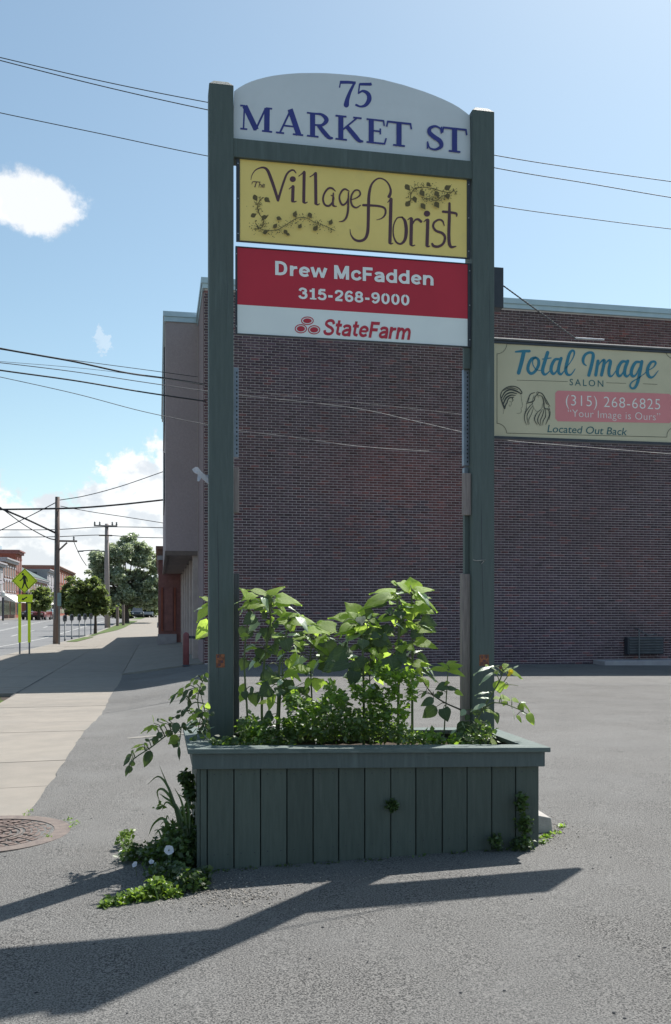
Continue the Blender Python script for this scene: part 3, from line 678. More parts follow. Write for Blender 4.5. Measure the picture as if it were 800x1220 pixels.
MG = {'D': (.86, [([(.13, 0), (.13, 1)], 0), ([(.13, .9), (.38, .9), (.60, .78), (.67, .5), (.60, .22), (.38, .1), (.13, .1)], 1)]),
 'r': (.52, [([(.13, 0), (.13, .74)], 0), ([(.14, .40), (.24, .58), (.48, .63)], 1)]),
 'e': (.72, [([(.14, .37), (.58, .37)], 2), ([(.60, .36), (.57, .54), (.37, .64), (.18, .55), (.12, .36), (.18, .17), (.38, .09), (.60, .17)], 1)]),
 'w': (1.0, [([(.06, .74), (.27, .03)], 0), ([(.27, .03), (.49, .72)], 2), ([(.49, .72), (.71, .03)], 2), ([(.71, .03), (.93, .74)], 0)]),
 'M': (1.04, [([(.14, 0), (.14, 1)], 0), ([(.18, .95), (.51, .06)], 0), ([(.51, .06), (.84, .95)], 0), ([(.88, 0), (.88, 1)], 0)]),
 'c': (.68, [([(.60, .50), (.50, .62), (.34, .65), (.17, .55), (.12, .36), (.17, .17), (.34, .09), (.52, .13), (.62, .26)], 1)]),
 'F': (.70, [([(.14, 0), (.14, 1)], 0), ([(.14, .9), (.67, .9)], 0), ([(.14, .5), (.60, .5)], 0)]),
 'a': (.72, [([(.12, .52), (.20, .62), (.36, .65), (.53, .60), (.58, .44)], 1), ([(.58, .46), (.58, 0)], 0), ([(.58, .40), (.34, .38), (.15, .28), (.15, .14), (.30, .08), (.48, .13), (.58, .26)], 1)]),
 'd': (.76, [([(.62, 0), (.62, 1)], 0), ([(.60, .52), (.48, .64), (.28, .63), (.13, .48), (.13, .26), (.28, .1), (.48, .1), (.60, .22)], 1)]),
 'n': (.76, [([(.13, 0), (.13, .74)], 0), ([(.13, .42), (.28, .62), (.48, .63), (.61, .48), (.62, .25)], 1), ([(.62, .27), (.62, 0)], 0)]),
 't': (.48, [([(.21, .95), (.21, .4), (.23, .16), (.45, .1)], 1), ([(.02, .66), (.44, .66)], 0)]),
 'm': (1.10, [([(.13, 0), (.13, .74)], 0), ([(.13, .42), (.26, .62), (.42, .63), (.53, .48), (.54, .25)], 1), ([(.54, .27), (.54, 0)], 0), ([(.54, .42), (.68, .62), (.84, .63), (.94, .48), (.95, .25)], 1), ([(.95, .27), (.95, 0)], 0)]),
 'S': (.80, [([(.68, .70), (.58, .87), (.38, .91), (.18, .83), (.15, .67), (.32, .55), (.54, .46), (.68, .30), (.60, .13), (.40, .08), (.18, .13), (.10, .30)], 1)]),
 '3': (.70, [([(.10, .72), (.2, .88), (.38, .91), (.55, .80), (.52, .62), (.32, .54)], 1), ([(.32, .52), (.54, .48), (.60, .28), (.50, .12), (.32, .08), (.15, .14), (.09, .28)], 1)]),
 '1': (.60, [([(.36, 0), (.36, 1)], 0), ([(.36, .86), (.24, .77), (.08, .75)], 1), ([(.10, .07), (.60, .07)], 3)]),
 '5': (.70, [([(.60, .90), (.18, .90)], 0), ([(.19, .92), (.15, .48)], 0), ([(.14, .50), (.3, .60), (.5, .55), (.60, .34), (.52, .14), (.34, .08), (.17, .13), (.09, .26)], 1)]),
 '-': (.44, [([(.04, .38), (.38, .38)], 0)]), ' ': (.32, []),
 '2': (.70, [([(.11, .66), (.17, .85), (.36, .91), (.55, .83), (.57, .64), (.44, .44), (.22, .26), (.12, .10)], 1), ([(.06, .10), (.62, .10)], 0)]),
 '6': (.70, [([(.58, .76), (.46, .90), (.28, .88), (.14, .68), (.12, .38), (.20, .14), (.38, .08), (.56, .18), (.57, .40), (.40, .53), (.20, .46)], 1)]),
 '8': (.70, [([(.34, .52), (.17, .62), (.17, .82), (.34, .91), (.52, .82), (.52, .62), (.34, .52)], 1), ([(.34, .51), (.13, .42), (.12, .18), (.34, .08), (.56, .18), (.55, .42), (.34, .51)], 1)]),
 '0': (.70, [([(.34, .91), (.16, .78), (.11, .5), (.16, .22), (.34, .08), (.52, .22), (.57, .5), (.52, .78), (.34, .91)], 1)])}
MG['9'] = (.70, [([(.69 - x, 1 - y) for x, y in MG['6'][1][0][0]], 1)])
def grotesque(txt, x0, x1, yt, yb, Y, mt, par, w=.21, slant=0., name='lettering', gap=.0):
    tot = sum(MG[c][0] + gap for c in txt) - .06; A, B, T = at(x0, yb, Y), at(x1, yb, Y), at(x0, yt, Y); sx = (B.x - A.x) / tot; sz = T.z - A.z
    P = Print(Y, lambda u, v, Yk: (A.x + (u + slant * v) * sx, Yk, A.z + v * sz)); u0 = -.02
    for c in txt:
        for pts, k in MG[c][1]: P.stroke([(u0 + x, y) for x, y in pts], {0: w, 1: w * .92, 2: w * .72, 3: w * .6}[k], cap=False, smooth=(k == 1), n=5)
        u0 += MG[c][0] + gap
    return P.build(name, mt, par)

# ------------------------------------------------------------------ arched address board
YA = YS - .03
ab = thing('address_sign', tuple(at(418, 175, YA)), 'silver arched board lettered 75 MARKET ST on top of the sign frame', 'sign')
arch = [(50, 150), (80, 128), (120, 105), (160, 88), (200, 75), (250, 62), (300, 52), (350, 45), (400, 40), (460, 36), (520, 35), (580, 35), (640, 36.5), (720, 42)]
arch = [(x / 5.333 + 270, y / 5.333 + 80) for x, y in arch] + [(x / 4.21 + 410, y / 4.21 + 80) for x, y in ((60, 40), (130, 49), (200, 62), (300, 88), (400, 120), (450, 139), (500, 160), (540, 179), (580, 202), (610, 224), (632, 242))]
zbase = zb1l + .004
A0 = [at(x, y, YA) for x, y in arch]
A0 = [Vector((min(max(p.x, bl - .002 + .001), br), p.y, p.z)) for p in A0]
poly = [(p.x, p.z) for p in A0] + [(br, zbase), (bl, zbase)]
n = len(poly); mb = MB(); mb.add([(x, YA, z) for x, z in poly] + [(x, YA + .022, z) for x, z in poly], [list(range(n))[::-1], list(range(n, 2 * n))] + [[i, (i + 1) % n, (i + 1) % n + n, i + n] for i in range(n)])
mb.build('board', M['silver'], ab)
PR = Print(YA)
BL = lambda x: 153.6 + .1065 * (x - 286)
def glyph(x0, x1, strokes, h=29.3):
    for (pts, w, kind) in strokes:
        P = [(x0 + u * (x1 - x0), BL(x0 + u * (x1 - x0)) - v * h) for u, v in pts]
        PR.stroke(P, w, cap=(kind == 'r'), smooth=(kind in 'rc'))
K, T_, SF = 5.7, 2.0, 1.7
def serif(u0, u1, v, dv=.03): return ([(u0, v + (dv if v < .5 else -dv)), (u1, v + (dv if v < .5 else -dv))], SF + .4, 's')
glyph(286.5, 324.5, [([(.10, .0), (.13, .97)], 1.9, 's'), ([(.14, .97), (.50, .05)], K + .6, 's'), ([(.47, .02), (.80, .97)], T_ + .3, 's'), ([(.83, .0), (.84, .98)], K + .8, 's'),
                     serif(.0, .22, 0), serif(.68, 1.0, 0), serif(.0, .16, 1), serif(.80, 1.0, 1)])
glyph(329, 361.5, [([(.14, .02), (.54, 1.0)], T_ + .3, 's'), ([(.52, 1.03), (.84, .02)], K + .6, 's'), ([(.26, .34), (.68, .34)], 2.0, 's'), serif(.0, .30, 0), serif(.62, 1.0, 0)])
glyph(365, 397, [([(.24, .02), (.24, .98)], K + .3, 's'), serif(.03, .46, 0), ([(.03, .965), (.42, .965)], 1.8, 's'), ([(.30, .955), (.58, .95), (.76, .76), (.60, .53), (.30, .50)], [1.8, 3.2, 5.2, 3.2, 1.8], 'c'), ([(.46, .5), (.70, .2), (.86, .05), (1.0, .04)], [4.5, 5.2, 4.2, 1.8], 'c')])
glyph(399, 432.5, [([(.22, .02), (.22, .98)], K + .3, 's'), serif(.03, .44, 0), serif(.03, .42, 1), ([(.28, .42), (.80, .97)], 2.0, 's'), serif(.66, .96, 1), ([(.42, .60), (.74, .2), (.88, .05), (1.02, .035)], [4.8, 5.4, 4.2, 1.8], 'c')])
glyph(437, 460.5, [([(.24, .02), (.24, .98)], K + .3, 's'), ([(.0, .965), (.88, .965)], 2.0, 's'), ([(.86, .99), (.90, .76)], 1.8, 's'), ([(.3, .52), (.70, .52)], 2.0, 's'), ([(.70, .64), (.70, .40)], 1.8, 's'), ([(.0, .035), (.92, .035)], 2.0, 's'), ([(.90, .0), (1.0, .27)], 1.9, 's')])
glyph(461, 490.5, [([(.5, .02), (.5, .98)], K + .4, 's'), serif(.26, .74, 0), ([(.04, .955), (.97, .955)], 2.3, 's'), ([(.05, .99), (.0, .74)], 1.9, 's'), ([(.96, .99), (1.0, .74)], 1.9, 's')])
glyph(508, 529, [([(.86, .76), (.80, .90), (.52, .97), (.22, .86), (.20, .68), (.48, .52), (.80, .38), (.86, .18), (.55, .03), (.22, .06), (.10, .26)], [1.5, 1.8, 2.6, 4, 5, 5.2, 5.2, 4.4, 2.6, 1.8, 1.5], 'c'), ([(.88, .98), (.87, .70)], 1.7, 's'), ([(.09, .32), (.08, .02)], 1.7, 's')])
glyph(527.5, 556.5, [([(.5, .02), (.5, .98)], K + .4, 's'), serif(.26, .74, 0), ([(.04, .955), (.97, .955)], 2.3, 's'), ([(.05, .99), (.0, .74)], 1.9, 's'), ([(.96, .99), (1.0, .74)], 1.9, 's')])
PR.build('lettering', M['navy'], ab); PR = Print(YA)
Z1 = (270, 80, 5.333)
PR.stroke([(722, 94), (775, 94), (822, 98)], [20, 19, 17], Zm=Z1, smooth=False, cap=False); PR.stroke([(726, 88), (719, 128)], 8, Zm=Z1, smooth=False, cap=False)
PR.stroke([(813, 100), (786, 155), (768, 205), (762, 238)], [14, 20, 27, 34], Zm=Z1, cap=True)
Z2 = (410, 80, 4.21)
PR.stroke([(78, 84), (136, 84)], [13, 15], Zm=Z2, smooth=False, cap=False); PR.stroke([(134, 76), (139, 90)], 6, Zm=Z2, smooth=False, cap=False); PR.stroke([(79, 82), (73, 132)], 7, Zm=Z2, smooth=False, cap=False)
PR.stroke([(73, 130), (95, 118), (121, 132), (127, 160), (110, 188), (84, 196), (62, 188)], [6, 12, 20, 23, 17, 10, 11], Zm=Z2)
PR.build('numerals', M['navy'], ab)

# ------------------------------------------------------------------ panel signs
def cabinet(par, x0, yt, yb, x1, Y, fm=M['darkmetal'], fr_=(.018, .014, .016), depth=.06, mt=None, sub=None):
    """x0,x1 = pixel sides of the face; yt,yb at the left side"""
    a, b = at(x0, yb, Y), at(x0, yt, Y); xr = xz(x1, Y)
    l, r, t = fr_
    MB().box(a.x, xr, Y, Y + depth - .002, a.z, b.z).build('panel', mt, par)
    mb = MB(); mb.box(a.x - l, a.x - .0005, Y - .006, Y + depth, a.z - t, b.z + t); mb.box(xr + .0005, xr + r, Y - .006, Y + depth, a.z - t, b.z + t)
    mb.box(a.x, xr, Y - .006, Y + depth, b.z + .0005, b.z + t); mb.box(a.x, xr, Y - .006, Y + depth, a.z - t, a.z - .0005)
    o = mb.build('frame', fm, par)
    mb = MB()
    for xx in (a.x - l * .55, xr + r * .5):
        for k in range(3):
            z = a.z + (b.z - a.z) * (.08 + .42 * k); mb.lathe([(.004, 0), (.003, .003)], (0, 0, 0), 8)
            m = len(mb.v) - 16
            for q in range(m, m + 16): v = mb.v[q]; mb.v[q] = (xx + v[0], Y - .006 - v[2], z + v[1])
    mb.build('screw', M['steel'], o)
    return a, b, xr
YP = YS - .045
fs = thing('florist_sign', tuple(at(420, 290, YP)), 'yellow sign board lettered The Village Florist between the green posts', 'sign')
cabinet(fs, 286, 187.3, 286.5, 556.5, YP, mt=M['yellow'], fr_=(.022, .022, .004), depth=.014)
PR = Print(YP); Z3 = (280, 180, 5.517); Z4 = (415, 195, 5.333)
def s3(p, w, **k): PR.stroke(p, w, Zm=Z3, **k)
def s4(p, w, **k): PR.stroke(p, w, Zm=Z4, **k)
s3([(106, 185), (112, 158), (132, 127), (160, 111), (190, 107), (215, 125), (238, 180), (262, 250), (284, 322)], [4, 5, 7, 9, 13, 19, 21, 20, 18])
s3([(284, 322), (300, 268), (320, 205), (342, 150), (368, 126), (388, 125), (402, 142)], [16, 15, 14, 13, 12, 10, 7])
s3([(357, 248), (372, 236), (384, 228)], [5, 8, 12]); s3([(383, 232), (380, 326)], 21); s3([(376, 326), (392, 332), (404, 328)], [12, 10, 6]); PR.disc(381, 183, 20, 19, Z3)
s3([(420, 163), (440, 148), (456, 132)], [5, 7, 10]); s3([(456, 138), (453, 332)], 20); s3([(449, 332), (462, 340), (477, 334)], [12, 10, 6])
s3([(494, 168), (514, 155), (530, 140)], [5, 7, 10]); s3([(531, 145), (533, 342)], 20); s3([(528, 342), (543, 351), (557, 345)], [12, 10, 6])
s3([(662, 262), (640, 243), (615, 244), (590, 275), (580, 315), (592, 350), (620, 358), (645, 330), (650, 300), (632, 288)], [5, 12, 13, 12, 12, 13, 13, 11, 8, 5])
s3([(648, 275), (645, 340), (650, 358), (668, 362)], [9, 14, 13, 6])
s3([(752, 262), (725, 248), (703, 262), (688, 300), (697, 340), (715, 352), (738, 330), (748, 295)], [6, 12, 12, 11, 13, 13, 10, 8])
s3([(748, 270), (746, 330), (744, 390), (733, 435), (712, 458), (686, 462)], [8, 12, 14, 13, 10, 4])
s4([(22, 228), (55, 215), (77, 195), (70, 170), (45, 168), (24, 195), (18, 235), (28, 265), (52, 278), (80, 262)], [5, 8, 10, 9, 10, 11, 12, 12, 10, 5])
PR.build('lettering', M['plum'], fs); PR = Print(YP)
s4([(12, 415), (18, 450), (40, 480), (75, 490), (108, 475), (124, 435), (128, 370), (130, 270), (134, 190), (150, 130), (185, 95), (220, 95), (252, 120), (270, 160), (268, 190), (260, 208)], [4, 8, 14, 17, 18, 20, 20, 20, 18, 13, 10, 9, 10, 13, 18, 20])
s4([(97, 262), (150, 264), (205, 270), (235, 285), (236, 320), (215, 345), (182, 356)], [16, 15, 14, 13, 12, 8, 4])
s4([(252, 245), (262, 232), (272, 218)], [5, 8, 10]); s4([(273, 224), (266, 500)], 21); s4([(262, 500), (272, 508), (285, 504)], [12, 10, 6])
s4([(345, 338), (312, 345), (290, 390), (288, 450), (305, 495), (335, 508), (362, 480), (370, 420), (362, 365), (345, 340)], [9, 8, 8, 9, 12, 13, 19, 22, 19, 11])
s4([(380, 355), (392, 345), (402, 342)], [5, 8, 10]); s4([(403, 350), (400, 510)], 21); s4([(396, 512), (410, 520), (425, 516)], [12, 10, 6]); s4([(408, 385), (425, 358), (445, 352), (464, 366)], [8, 11, 15, 17])
s4([(482, 368), (495, 356), (505, 352)], [5, 8, 10]); s4([(507, 358), (502, 518)], 21); s4([(498, 520), (508, 526), (520, 522)], [12, 10, 6]); PR.disc(502, 316, 20, 19, Z4)
s4([(612, 392), (600, 362), (575, 355), (548, 372), (542, 400), (560, 425), (598, 440), (616, 465), (606, 505), (575, 525), (545, 522), (535, 508)], [6, 11, 12, 13, 14, 15, 17, 16, 15, 16, 17, 14])
s4([(645, 250), (644, 340), (641, 440), (644, 505), (658, 528), (686, 524)], [14, 19, 20, 20, 17, 7]); s4([(604, 303), (650, 308), (688, 316), (690, 334)], [15, 15, 14, 6])
s3([(112, 216), (118, 200), (140, 200), (166, 202)], [3, 5, 5, 4]); s3([(142, 202), (132, 234)], 6); s3([(165, 200), (158, 236)], 4); s3([(160, 222), (168, 216), (174, 222), (172, 238)], 4); s3([(182, 230), (195, 223), (190, 215), (181, 224), (184, 236), (197, 233)], 4)
PR.build('lettering', M['plum'], fs)
PR = Print(YP); rv = random.Random(3)
def leafblob(x, y, a, L_, Zm, w=.42):
    c, s_ = math.cos(a), math.sin(a); pts = []
    for (u, v) in ((-.5, 0), (-.3, w * .7), (0, w), (.25, w * .6), (.6, 0), (.25, -w * .5), (0, -w * .9), (-.3, -w * .6)): pts.append((x + L_ * (u * c - v * s_), y + L_ * (u * s_ + v * c)))
    PR.poly(pts, Zm)
def vinework(line, Zm, blobs, nd_, spread):
    PR.stroke(line, 4.5, Zm=Zm); P = catmull(line, 8)
    for (x, y, a, l) in blobs: leafblob(x, y, math.radians(a), l, Zm)
    for k in range(nd_):
        p = rv.choice(P); q = (p[0] + rv.gauss(0, spread), p[1] + rv.gauss(0, spread)); r = rv.uniform(1.3, 3.6)
        PR.disc(q[0], q[1], r * 1.3, r, Zm, 6, rv.uniform(0, 3))
    for k in range(nd_ // 7):
        i = rv.randrange(2, len(P) - 2); p = P[i]; a = rv.uniform(0, 6.28); q = [(p[0], p[1])]
        for j in range(4): a += rv.uniform(.2, .8); q.append((q[-1][0] + 9 * math.cos(a), q[-1][1] + 9 * math.sin(a)))
        PR.stroke(q, 2.2, Zm=Zm, n=3)
vinework([(190, 302), (165, 322), (150, 358), (158, 405), (180, 440), (188, 475), (170, 505), (125, 512)], Z3, [(135, 305, 60, 44), (212, 318, 40, 44), (122, 420, -25, 40), (196, 432, -20, 40)], 90, 20)
vinework([(135, 470), (160, 505), (210, 520), (280, 515), (330, 488), (380, 455), (425, 435), (475, 440), (530, 470), (580, 485), (625, 505), (655, 520)], Z3,
         [(200, 532, -20, 34), (265, 490, -50, 36), (290, 440, 20, 36), (335, 530, 50, 36), (395, 412, -70, 40), (428, 492, -60, 34), (495, 420, 65, 40), (530, 505, -50, 42), (630, 466, -65, 38), (350, 545, 30, 26)], 170, 22)
PR.build('vine_ornament', M['vine'], fs); PR = Print(YP)
vinework([(398, 235), (400, 190), (425, 158), (470, 148), (530, 155), (590, 172), (650, 182), (675, 165)], Z4, [(378, 148, 55, 46), (512, 130, 50, 34), (632, 150, -30, 46), (380, 252, -50, 46), (425, 225, 70, 40)], 120, 18)
vinework([(470, 215), (520, 222), (565, 232), (600, 205), (640, 195)], Z4, [(472, 185, 60, 44), (478, 268, 60, 44), (565, 190, 60, 42), (565, 258, 60, 46), (634, 205, 80, 40)], 90, 18)
PR.build('vine_ornament', M['vine'], fs)

rs_ = thing('insurance_sign', tuple(at(420, 400, YP)), 'red and white sign board with phone number and three-oval emblem below the yellow board', 'sign')
a, b, xr = cabinet(rs_, 283, 294.5, 397, 557.5, YP, mt=M['white'], fr_=(.012, .024, .006), depth=.014)
zr = zat(283, 362.5, YP)
MB().box(a.x, xr, YP - .0008, YP - .0002, zr, b.z).build('red_field', M['red'], rs_)
grotesque('Drew McFadden', 328, 517.5, 310.6, 327.3, YP - .001, M['lettergrey'], rs_, gap=.05)
grotesque('315-268-9000', 356, 489, 342.3, 355.6, YP - .001, M['lettergrey'], rs_, gap=.08)
grotesque('StateFarm', 384.5, 488.5, 379.4, 399.0, YP, M['redprint'], rs_, w=.19, slant=.2)
PR = Print(YP); Z8 = (330, 300, 4)
for (x, y, rx, ry) in ((146, 328, 28, 18), (115, 366, 27, 19.5), (178, 371, 27, 19.5)):
    ring_ = [(x + rx * math.cos(2 * math.pi * k / 32), y + ry * math.sin(2 * math.pi * k / 32)) for k in range(33)]
    PR.stroke(ring_, 4.6, Zm=Z8, smooth=False, cap=False); PR.disc(x, y, rx - 7.5, ry - 6.5, Z8, 24)
PR.build('emblem', M['redprint'], rs_)

# ------------------------------------------------------------------ salon flag sign on the right post
YT = 5.83
ss = thing('salon_sign', (fxr + PW / 2, YT, zat(592, 520, YT)), 'cream sign board lettered Total Image Salon hung out to the right of the right post', 'sign')
xl_, xr_ = fxr + PW / 2 + .001, xz(806, YT); z0_, z1_ = zat(593, 519.5, YT), zat(593, 409, YT)
MB().box(xl_, xr_, YT, YT + .03, z0_, z1_).build('panel', M['cream'], ss)
mb = MB(); mb.box(xl_, xr_ + .015, YT - .008, YT + .035, z0_ - .018, z0_ - .0005); mb.box(xl_, xr_ + .015, YT - .008, YT + .035, z1_ + .0005, z1_ + .014); mb.box(xr_ + .0005, xr_ + .015, YT - .008, YT + .035, z0_, z1_)
mb.build('frame', M['darkmetal'], ss)
p0, p1 = at(596.5, 322.5, YT - .06), at(596.5, 370, YT - .06)
MB().box(xl_ - .02, p0.x, YT - .12, YT - .03, p1.z, p0.z).build('bracket_plate', M['darkmetal'], ss, .003)
q0, q1 = at(597, 338, YT - .06), at(686, 403, YT - .01)
rod = [q0 + (q1 - q0) * t for t in np.linspace(0, 1, 60)]
MB().tube(rod, [.0042 + (.0016 if i % 2 else 0) for i in range(60)], 6).build('support_chain', M['wiregrey'], ss)
mb = MB(); e = at(720, 405, YT - .01); mb.tube([q1, q1 + (e - q1) * .02, e], .008, 8); mb.build('chain_end', M['steel'], ss)
mb = MB(); mb.tube([(xl_, YT + .01, z1_ + .03), (xr_ + .02, YT + .01, z1_ + .03)], .013, 10); mb.build('top_rail', M['wiregrey'], ss)
Z5 = (590, 405, 7.273); Z6 = (690, 400, 7.273)
PR = Print(YT)
t5 = lambda p, w, **k: PR.stroke(p, w, Zm=Z5, **k); t6 = lambda p, w, **k: PR.stroke(p, w, Zm=Z6, **k)
t5([(180, 102), (230, 97), (300, 96)], [14, 22, 24]); t5([(252, 100), (232, 190), (206, 285)], [34, 34, 32])
t5([(352, 152), (318, 165), (292, 215), (288, 262), (312, 290), (345, 275), (376, 225), (380, 180), (360, 155), (335, 165), (328, 205), (352, 250), (380, 262), (400, 262)], [22, 26, 27, 27, 25, 24, 26, 25, 20, 12, 9, 8, 8, 7])
t5([(458, 108), (432, 190), (414, 262), (428, 297), (456, 288), (488, 252)], [30, 30, 29, 24, 12, 6]); t5([(412, 165), (450, 160), (488, 155)], [9, 13, 9])
t5([(560, 165), (522, 170), (495, 215), (488, 262), (505, 292), (532, 275), (558, 215)], [18, 25, 28, 28, 24, 14, 8]); t5([(575, 158), (556, 225), (552, 275), (572, 297), (600, 270), (622, 240)], [27, 28, 26, 20, 8, 6])
t5([(612, 245), (650, 200), (684, 140), (688, 100), (668, 92), (645, 125), (625, 200), (615, 260), (630, 298), (662, 298), (697, 250)], [7, 8, 11, 17, 20, 26, 28, 28, 24, 13, 6])
t6([(66, 258), (44, 240), (38, 205), (55, 165), (90, 145), (120, 150), (126, 180), (112, 250), (88, 342)], [8, 18, 25, 24, 22, 24, 28, 29, 28])
t6([(168, 218), (148, 340)], 27); t6([(155, 290), (185, 235), (210, 212), (222, 225), (198, 340)], [7, 9, 20, 27, 27]); t6([(205, 295), (235, 238), (262, 212), (276, 228), (262, 300), (268, 345), (292, 345), (325, 300)], [7, 9, 20, 27, 27, 24, 12, 6])
t6([(410, 222), (375, 225), (345, 270), (335, 318), (350, 348), (378, 330), (405, 270)], [18, 25, 28, 28, 24, 14, 8]); t6([(426, 218), (402, 285), (400, 332), (418, 352), (448, 325), (470, 295)], [27, 28, 26, 20, 8, 6])
t6([(530, 226), (495, 230), (466, 275), (456, 322), (470, 350), (498, 335), (525, 275)], [18, 25, 28, 28, 24, 14, 8]); t6([(548, 222), (530, 320), (512, 400), (488, 448), (460, 454), (446, 430), (465, 398), (515, 368), (560, 335), (600, 298)], [27, 27, 26, 22, 17, 14, 10, 8, 7, 7])
t6([(600, 300), (645, 275), (668, 240), (655, 222), (625, 232), (600, 280), (598, 325), (618, 358), (650, 352), (690, 302)], [7, 9, 16, 18, 22, 27, 28, 24, 13, 6])
PR.build('script_lettering', M['teal'], ss)
PR = Print(YT)
t5([(190, 348), (410, 353), (632, 360)], 3.2, cap=False); t6([(236, 406), (410, 412)], 3.2, cap=False); t6([(556, 415), (682, 421)], 3.2, cap=False)
arcp = lambda cx, cy, r, a0, a1: [(cx + r * math.cos(math.radians(a0 + (a1 - a0) * k / 7)), cy + r * math.sin(math.radians(a0 + (a1 - a0) * k / 7))) for k in range(8)]
border = [(15 / 7.273 + 590 + x * 0, y) for x, y in ()]
t5([(19, 722), (19, 400), (19, 118)] , 4, smooth=False, cap=False)
t5(arcp(16, 32, 88, 90, 2), 4, smooth=False, cap=False); PR.stroke([(104.2 / 7.273 + 590, 33 / 7.273 + 405), (750 / 7.273 + 690, 119 / 7.273 + 400)], .55, smooth=False, cap=False)
t6([(750, 119), (758, 150), (775, 175), (800, 192), (822, 200)], 4, cap=False)
t5(arcp(16, 808, 86, -90, -2), 4, smooth=False, cap=False); PR.stroke([(102 / 7.273 + 590, 807 / 7.273 + 405), (764 / 7.273 + 690, 878 / 7.273 + 400)], .55, smooth=False, cap=False)
t6([(764, 878), (768, 845), (785, 815), (810, 800), (822, 798)], 4, cap=False)
# barber's profile
for (p, w) in (([(85, 590), (70, 555), (55, 510), (52, 470), (75, 430), (120, 405), (170, 402), (210, 420), (235, 455), (225, 470)], [16, 14, 10, 8, 8, 9, 9, 9, 8, 5]),
               ([(60, 500), (85, 455), (130, 430), (180, 440), (228, 465)], [8, 12, 14, 14, 8]), ([(68, 520), (95, 475), (140, 455), (190, 465)], [6, 11, 13, 6]),
               ([(75, 550), (100, 500), (140, 478), (180, 480)], [10, 14, 12, 5]), ([(85, 595), (95, 560), (105, 545), (112, 520), (130, 500), (165, 495)], [10, 12, 10, 10, 10, 6]),
               ([(70, 440), (110, 420), (150, 415), (200, 430)], [4, 7, 8, 4]), ([(150, 500), (158, 520), (150, 535)], [8, 6, 3])): t5(p, w)
for p in ([(228, 475), (232, 520), (240, 555), (240, 578), (228, 590), (232, 612), (222, 632), (190, 636)], [(125, 530), (140, 535), (145, 555), (132, 575), (122, 560)], [(80, 600), (72, 640)]): t5(p, 2.2)
# long-haired head
for (p, w) in (([(345, 455), (310, 470), (288, 515), (275, 555)], [6, 8, 7, 3]), ([(370, 450), (410, 465), (440, 510), (478, 575)], [6, 8, 7, 4]), ([(378, 462), (350, 490), (335, 530), (275, 550)], [5, 7, 8, 4]),
               ([(380, 480), (410, 490), (425, 540), (432, 590), (478, 600)], [4, 6, 9, 8, 4]), ([(340, 480), (325, 540), (345, 600), (375, 620), (405, 595), (420, 545)], [3, 3, 2.4, 2.4, 2.6, 3]),
               ([(330, 545), (290, 590), (262, 640), (258, 690), (275, 735)], [4, 6, 7, 6, 3]), ([(330, 570), (300, 610), (280, 660), (290, 735)], [3, 6, 6, 3]), ([(335, 590), (318, 640), (295, 690), (300, 730)], [3, 5, 5, 2]),
               ([(275, 560), (272, 600), (258, 640)], [3, 5, 4]), ([(400, 600), (360, 640), (345, 690), (368, 735)], [3, 7, 8, 3]), ([(415, 600), (385, 650), (372, 700), (392, 742)], [3, 7, 8, 3]),
               ([(430, 590), (415, 650), (395, 700), (402, 740)], [4, 7, 6, 3]), ([(440, 600), (440, 660), (420, 700), (415, 738)], [4, 8, 7, 3]), ([(455, 590), (475, 640), (455, 700), (440, 735)], [3, 7, 7, 3]),
               ([(465, 570), (480, 630), (470, 690)], [3, 5, 3]), ([(360, 452), (372, 475), (378, 500)], [3, 4, 2]), ([(300, 500), (290, 540), (320, 530)], [3, 4, 2]), ([(425, 500), (450, 550), (470, 560)], [4, 6, 3])): t5(p, w)
PR.build('line_art', M['ink'], ss)
font_text('SALON', 679, 719.3, 451.2, 458.8, YT, M['inkteal'], ss, bold=.006, space=1.35)
PR = Print(YT)
c1 = [(662 + 3, 465.2), (780, 468.4), (798, 469.2), (801.5, 472), (801.5, 501), (798, 504), (665, 501.8), (662, 498.5), (662, 468)]
PR.poly([(x, y) for x, y in c1][::-1]); PR.build('pink_field', M['pink'], ss)
font_text('(315) 268-6825', 674.5, 787, 470.3, 482.8, YT - .0008, M['pinktext'], ss, bold=-.008, space=1.08)
font_text('“Your Image is Ours”', 677, 787, 487.6, 496.3, YT - .0008, M['pinktext'], ss, bold=-.012, space=1.05)
font_text('Located Out Back', 652.5, 747.5, 506, 514.8, YT - .0002, M['inkteal'], ss, bold=0.004, shear=.16, space=.98)

# ------------------------------------------------------------------ planter box
PYF, PYB = 5.13, 5.99
pxl, pxr = .215, 2.215
ZTL, ZTR = .688, .64
topz = lambda x: ZTL + (ZTR - ZTL) * (x - pxl) / (pxr - pxl)
pb = thing('planter_box', ((pxl + pxr) / 2, (PYF + PYB) / 2, g(1.2, 5.5)), 'large green plank planter box carrying the sign posts in the parking lot', 'planter')
def hx(x0, x1, y0, y1, zb, zt_): # box whose bottom/top follow functions of x
    return MB().hexa([(x0, y0, zb(x0)), (x1, y0, zb(x1)), (x1, y1, zb(x1)), (x0, y1, zb(x0)), (x0, y0, zt_(x0)), (x1, y0, zt_(x1)), (x1, y1, zt_(x1)), (x0, y1, zt_(x0))])
gaps = [241.7, 247, 279, 310.7, 342.2, 373.4, 404, 435, 466, 496, 527.5, 557, 586.5, 615, 643.5]
gx = [xz(p, PYF) for p in gaps]; gx[0] = pxl + .012; gx[-1] = pxr
cth = lambda x: topz(x) - .028
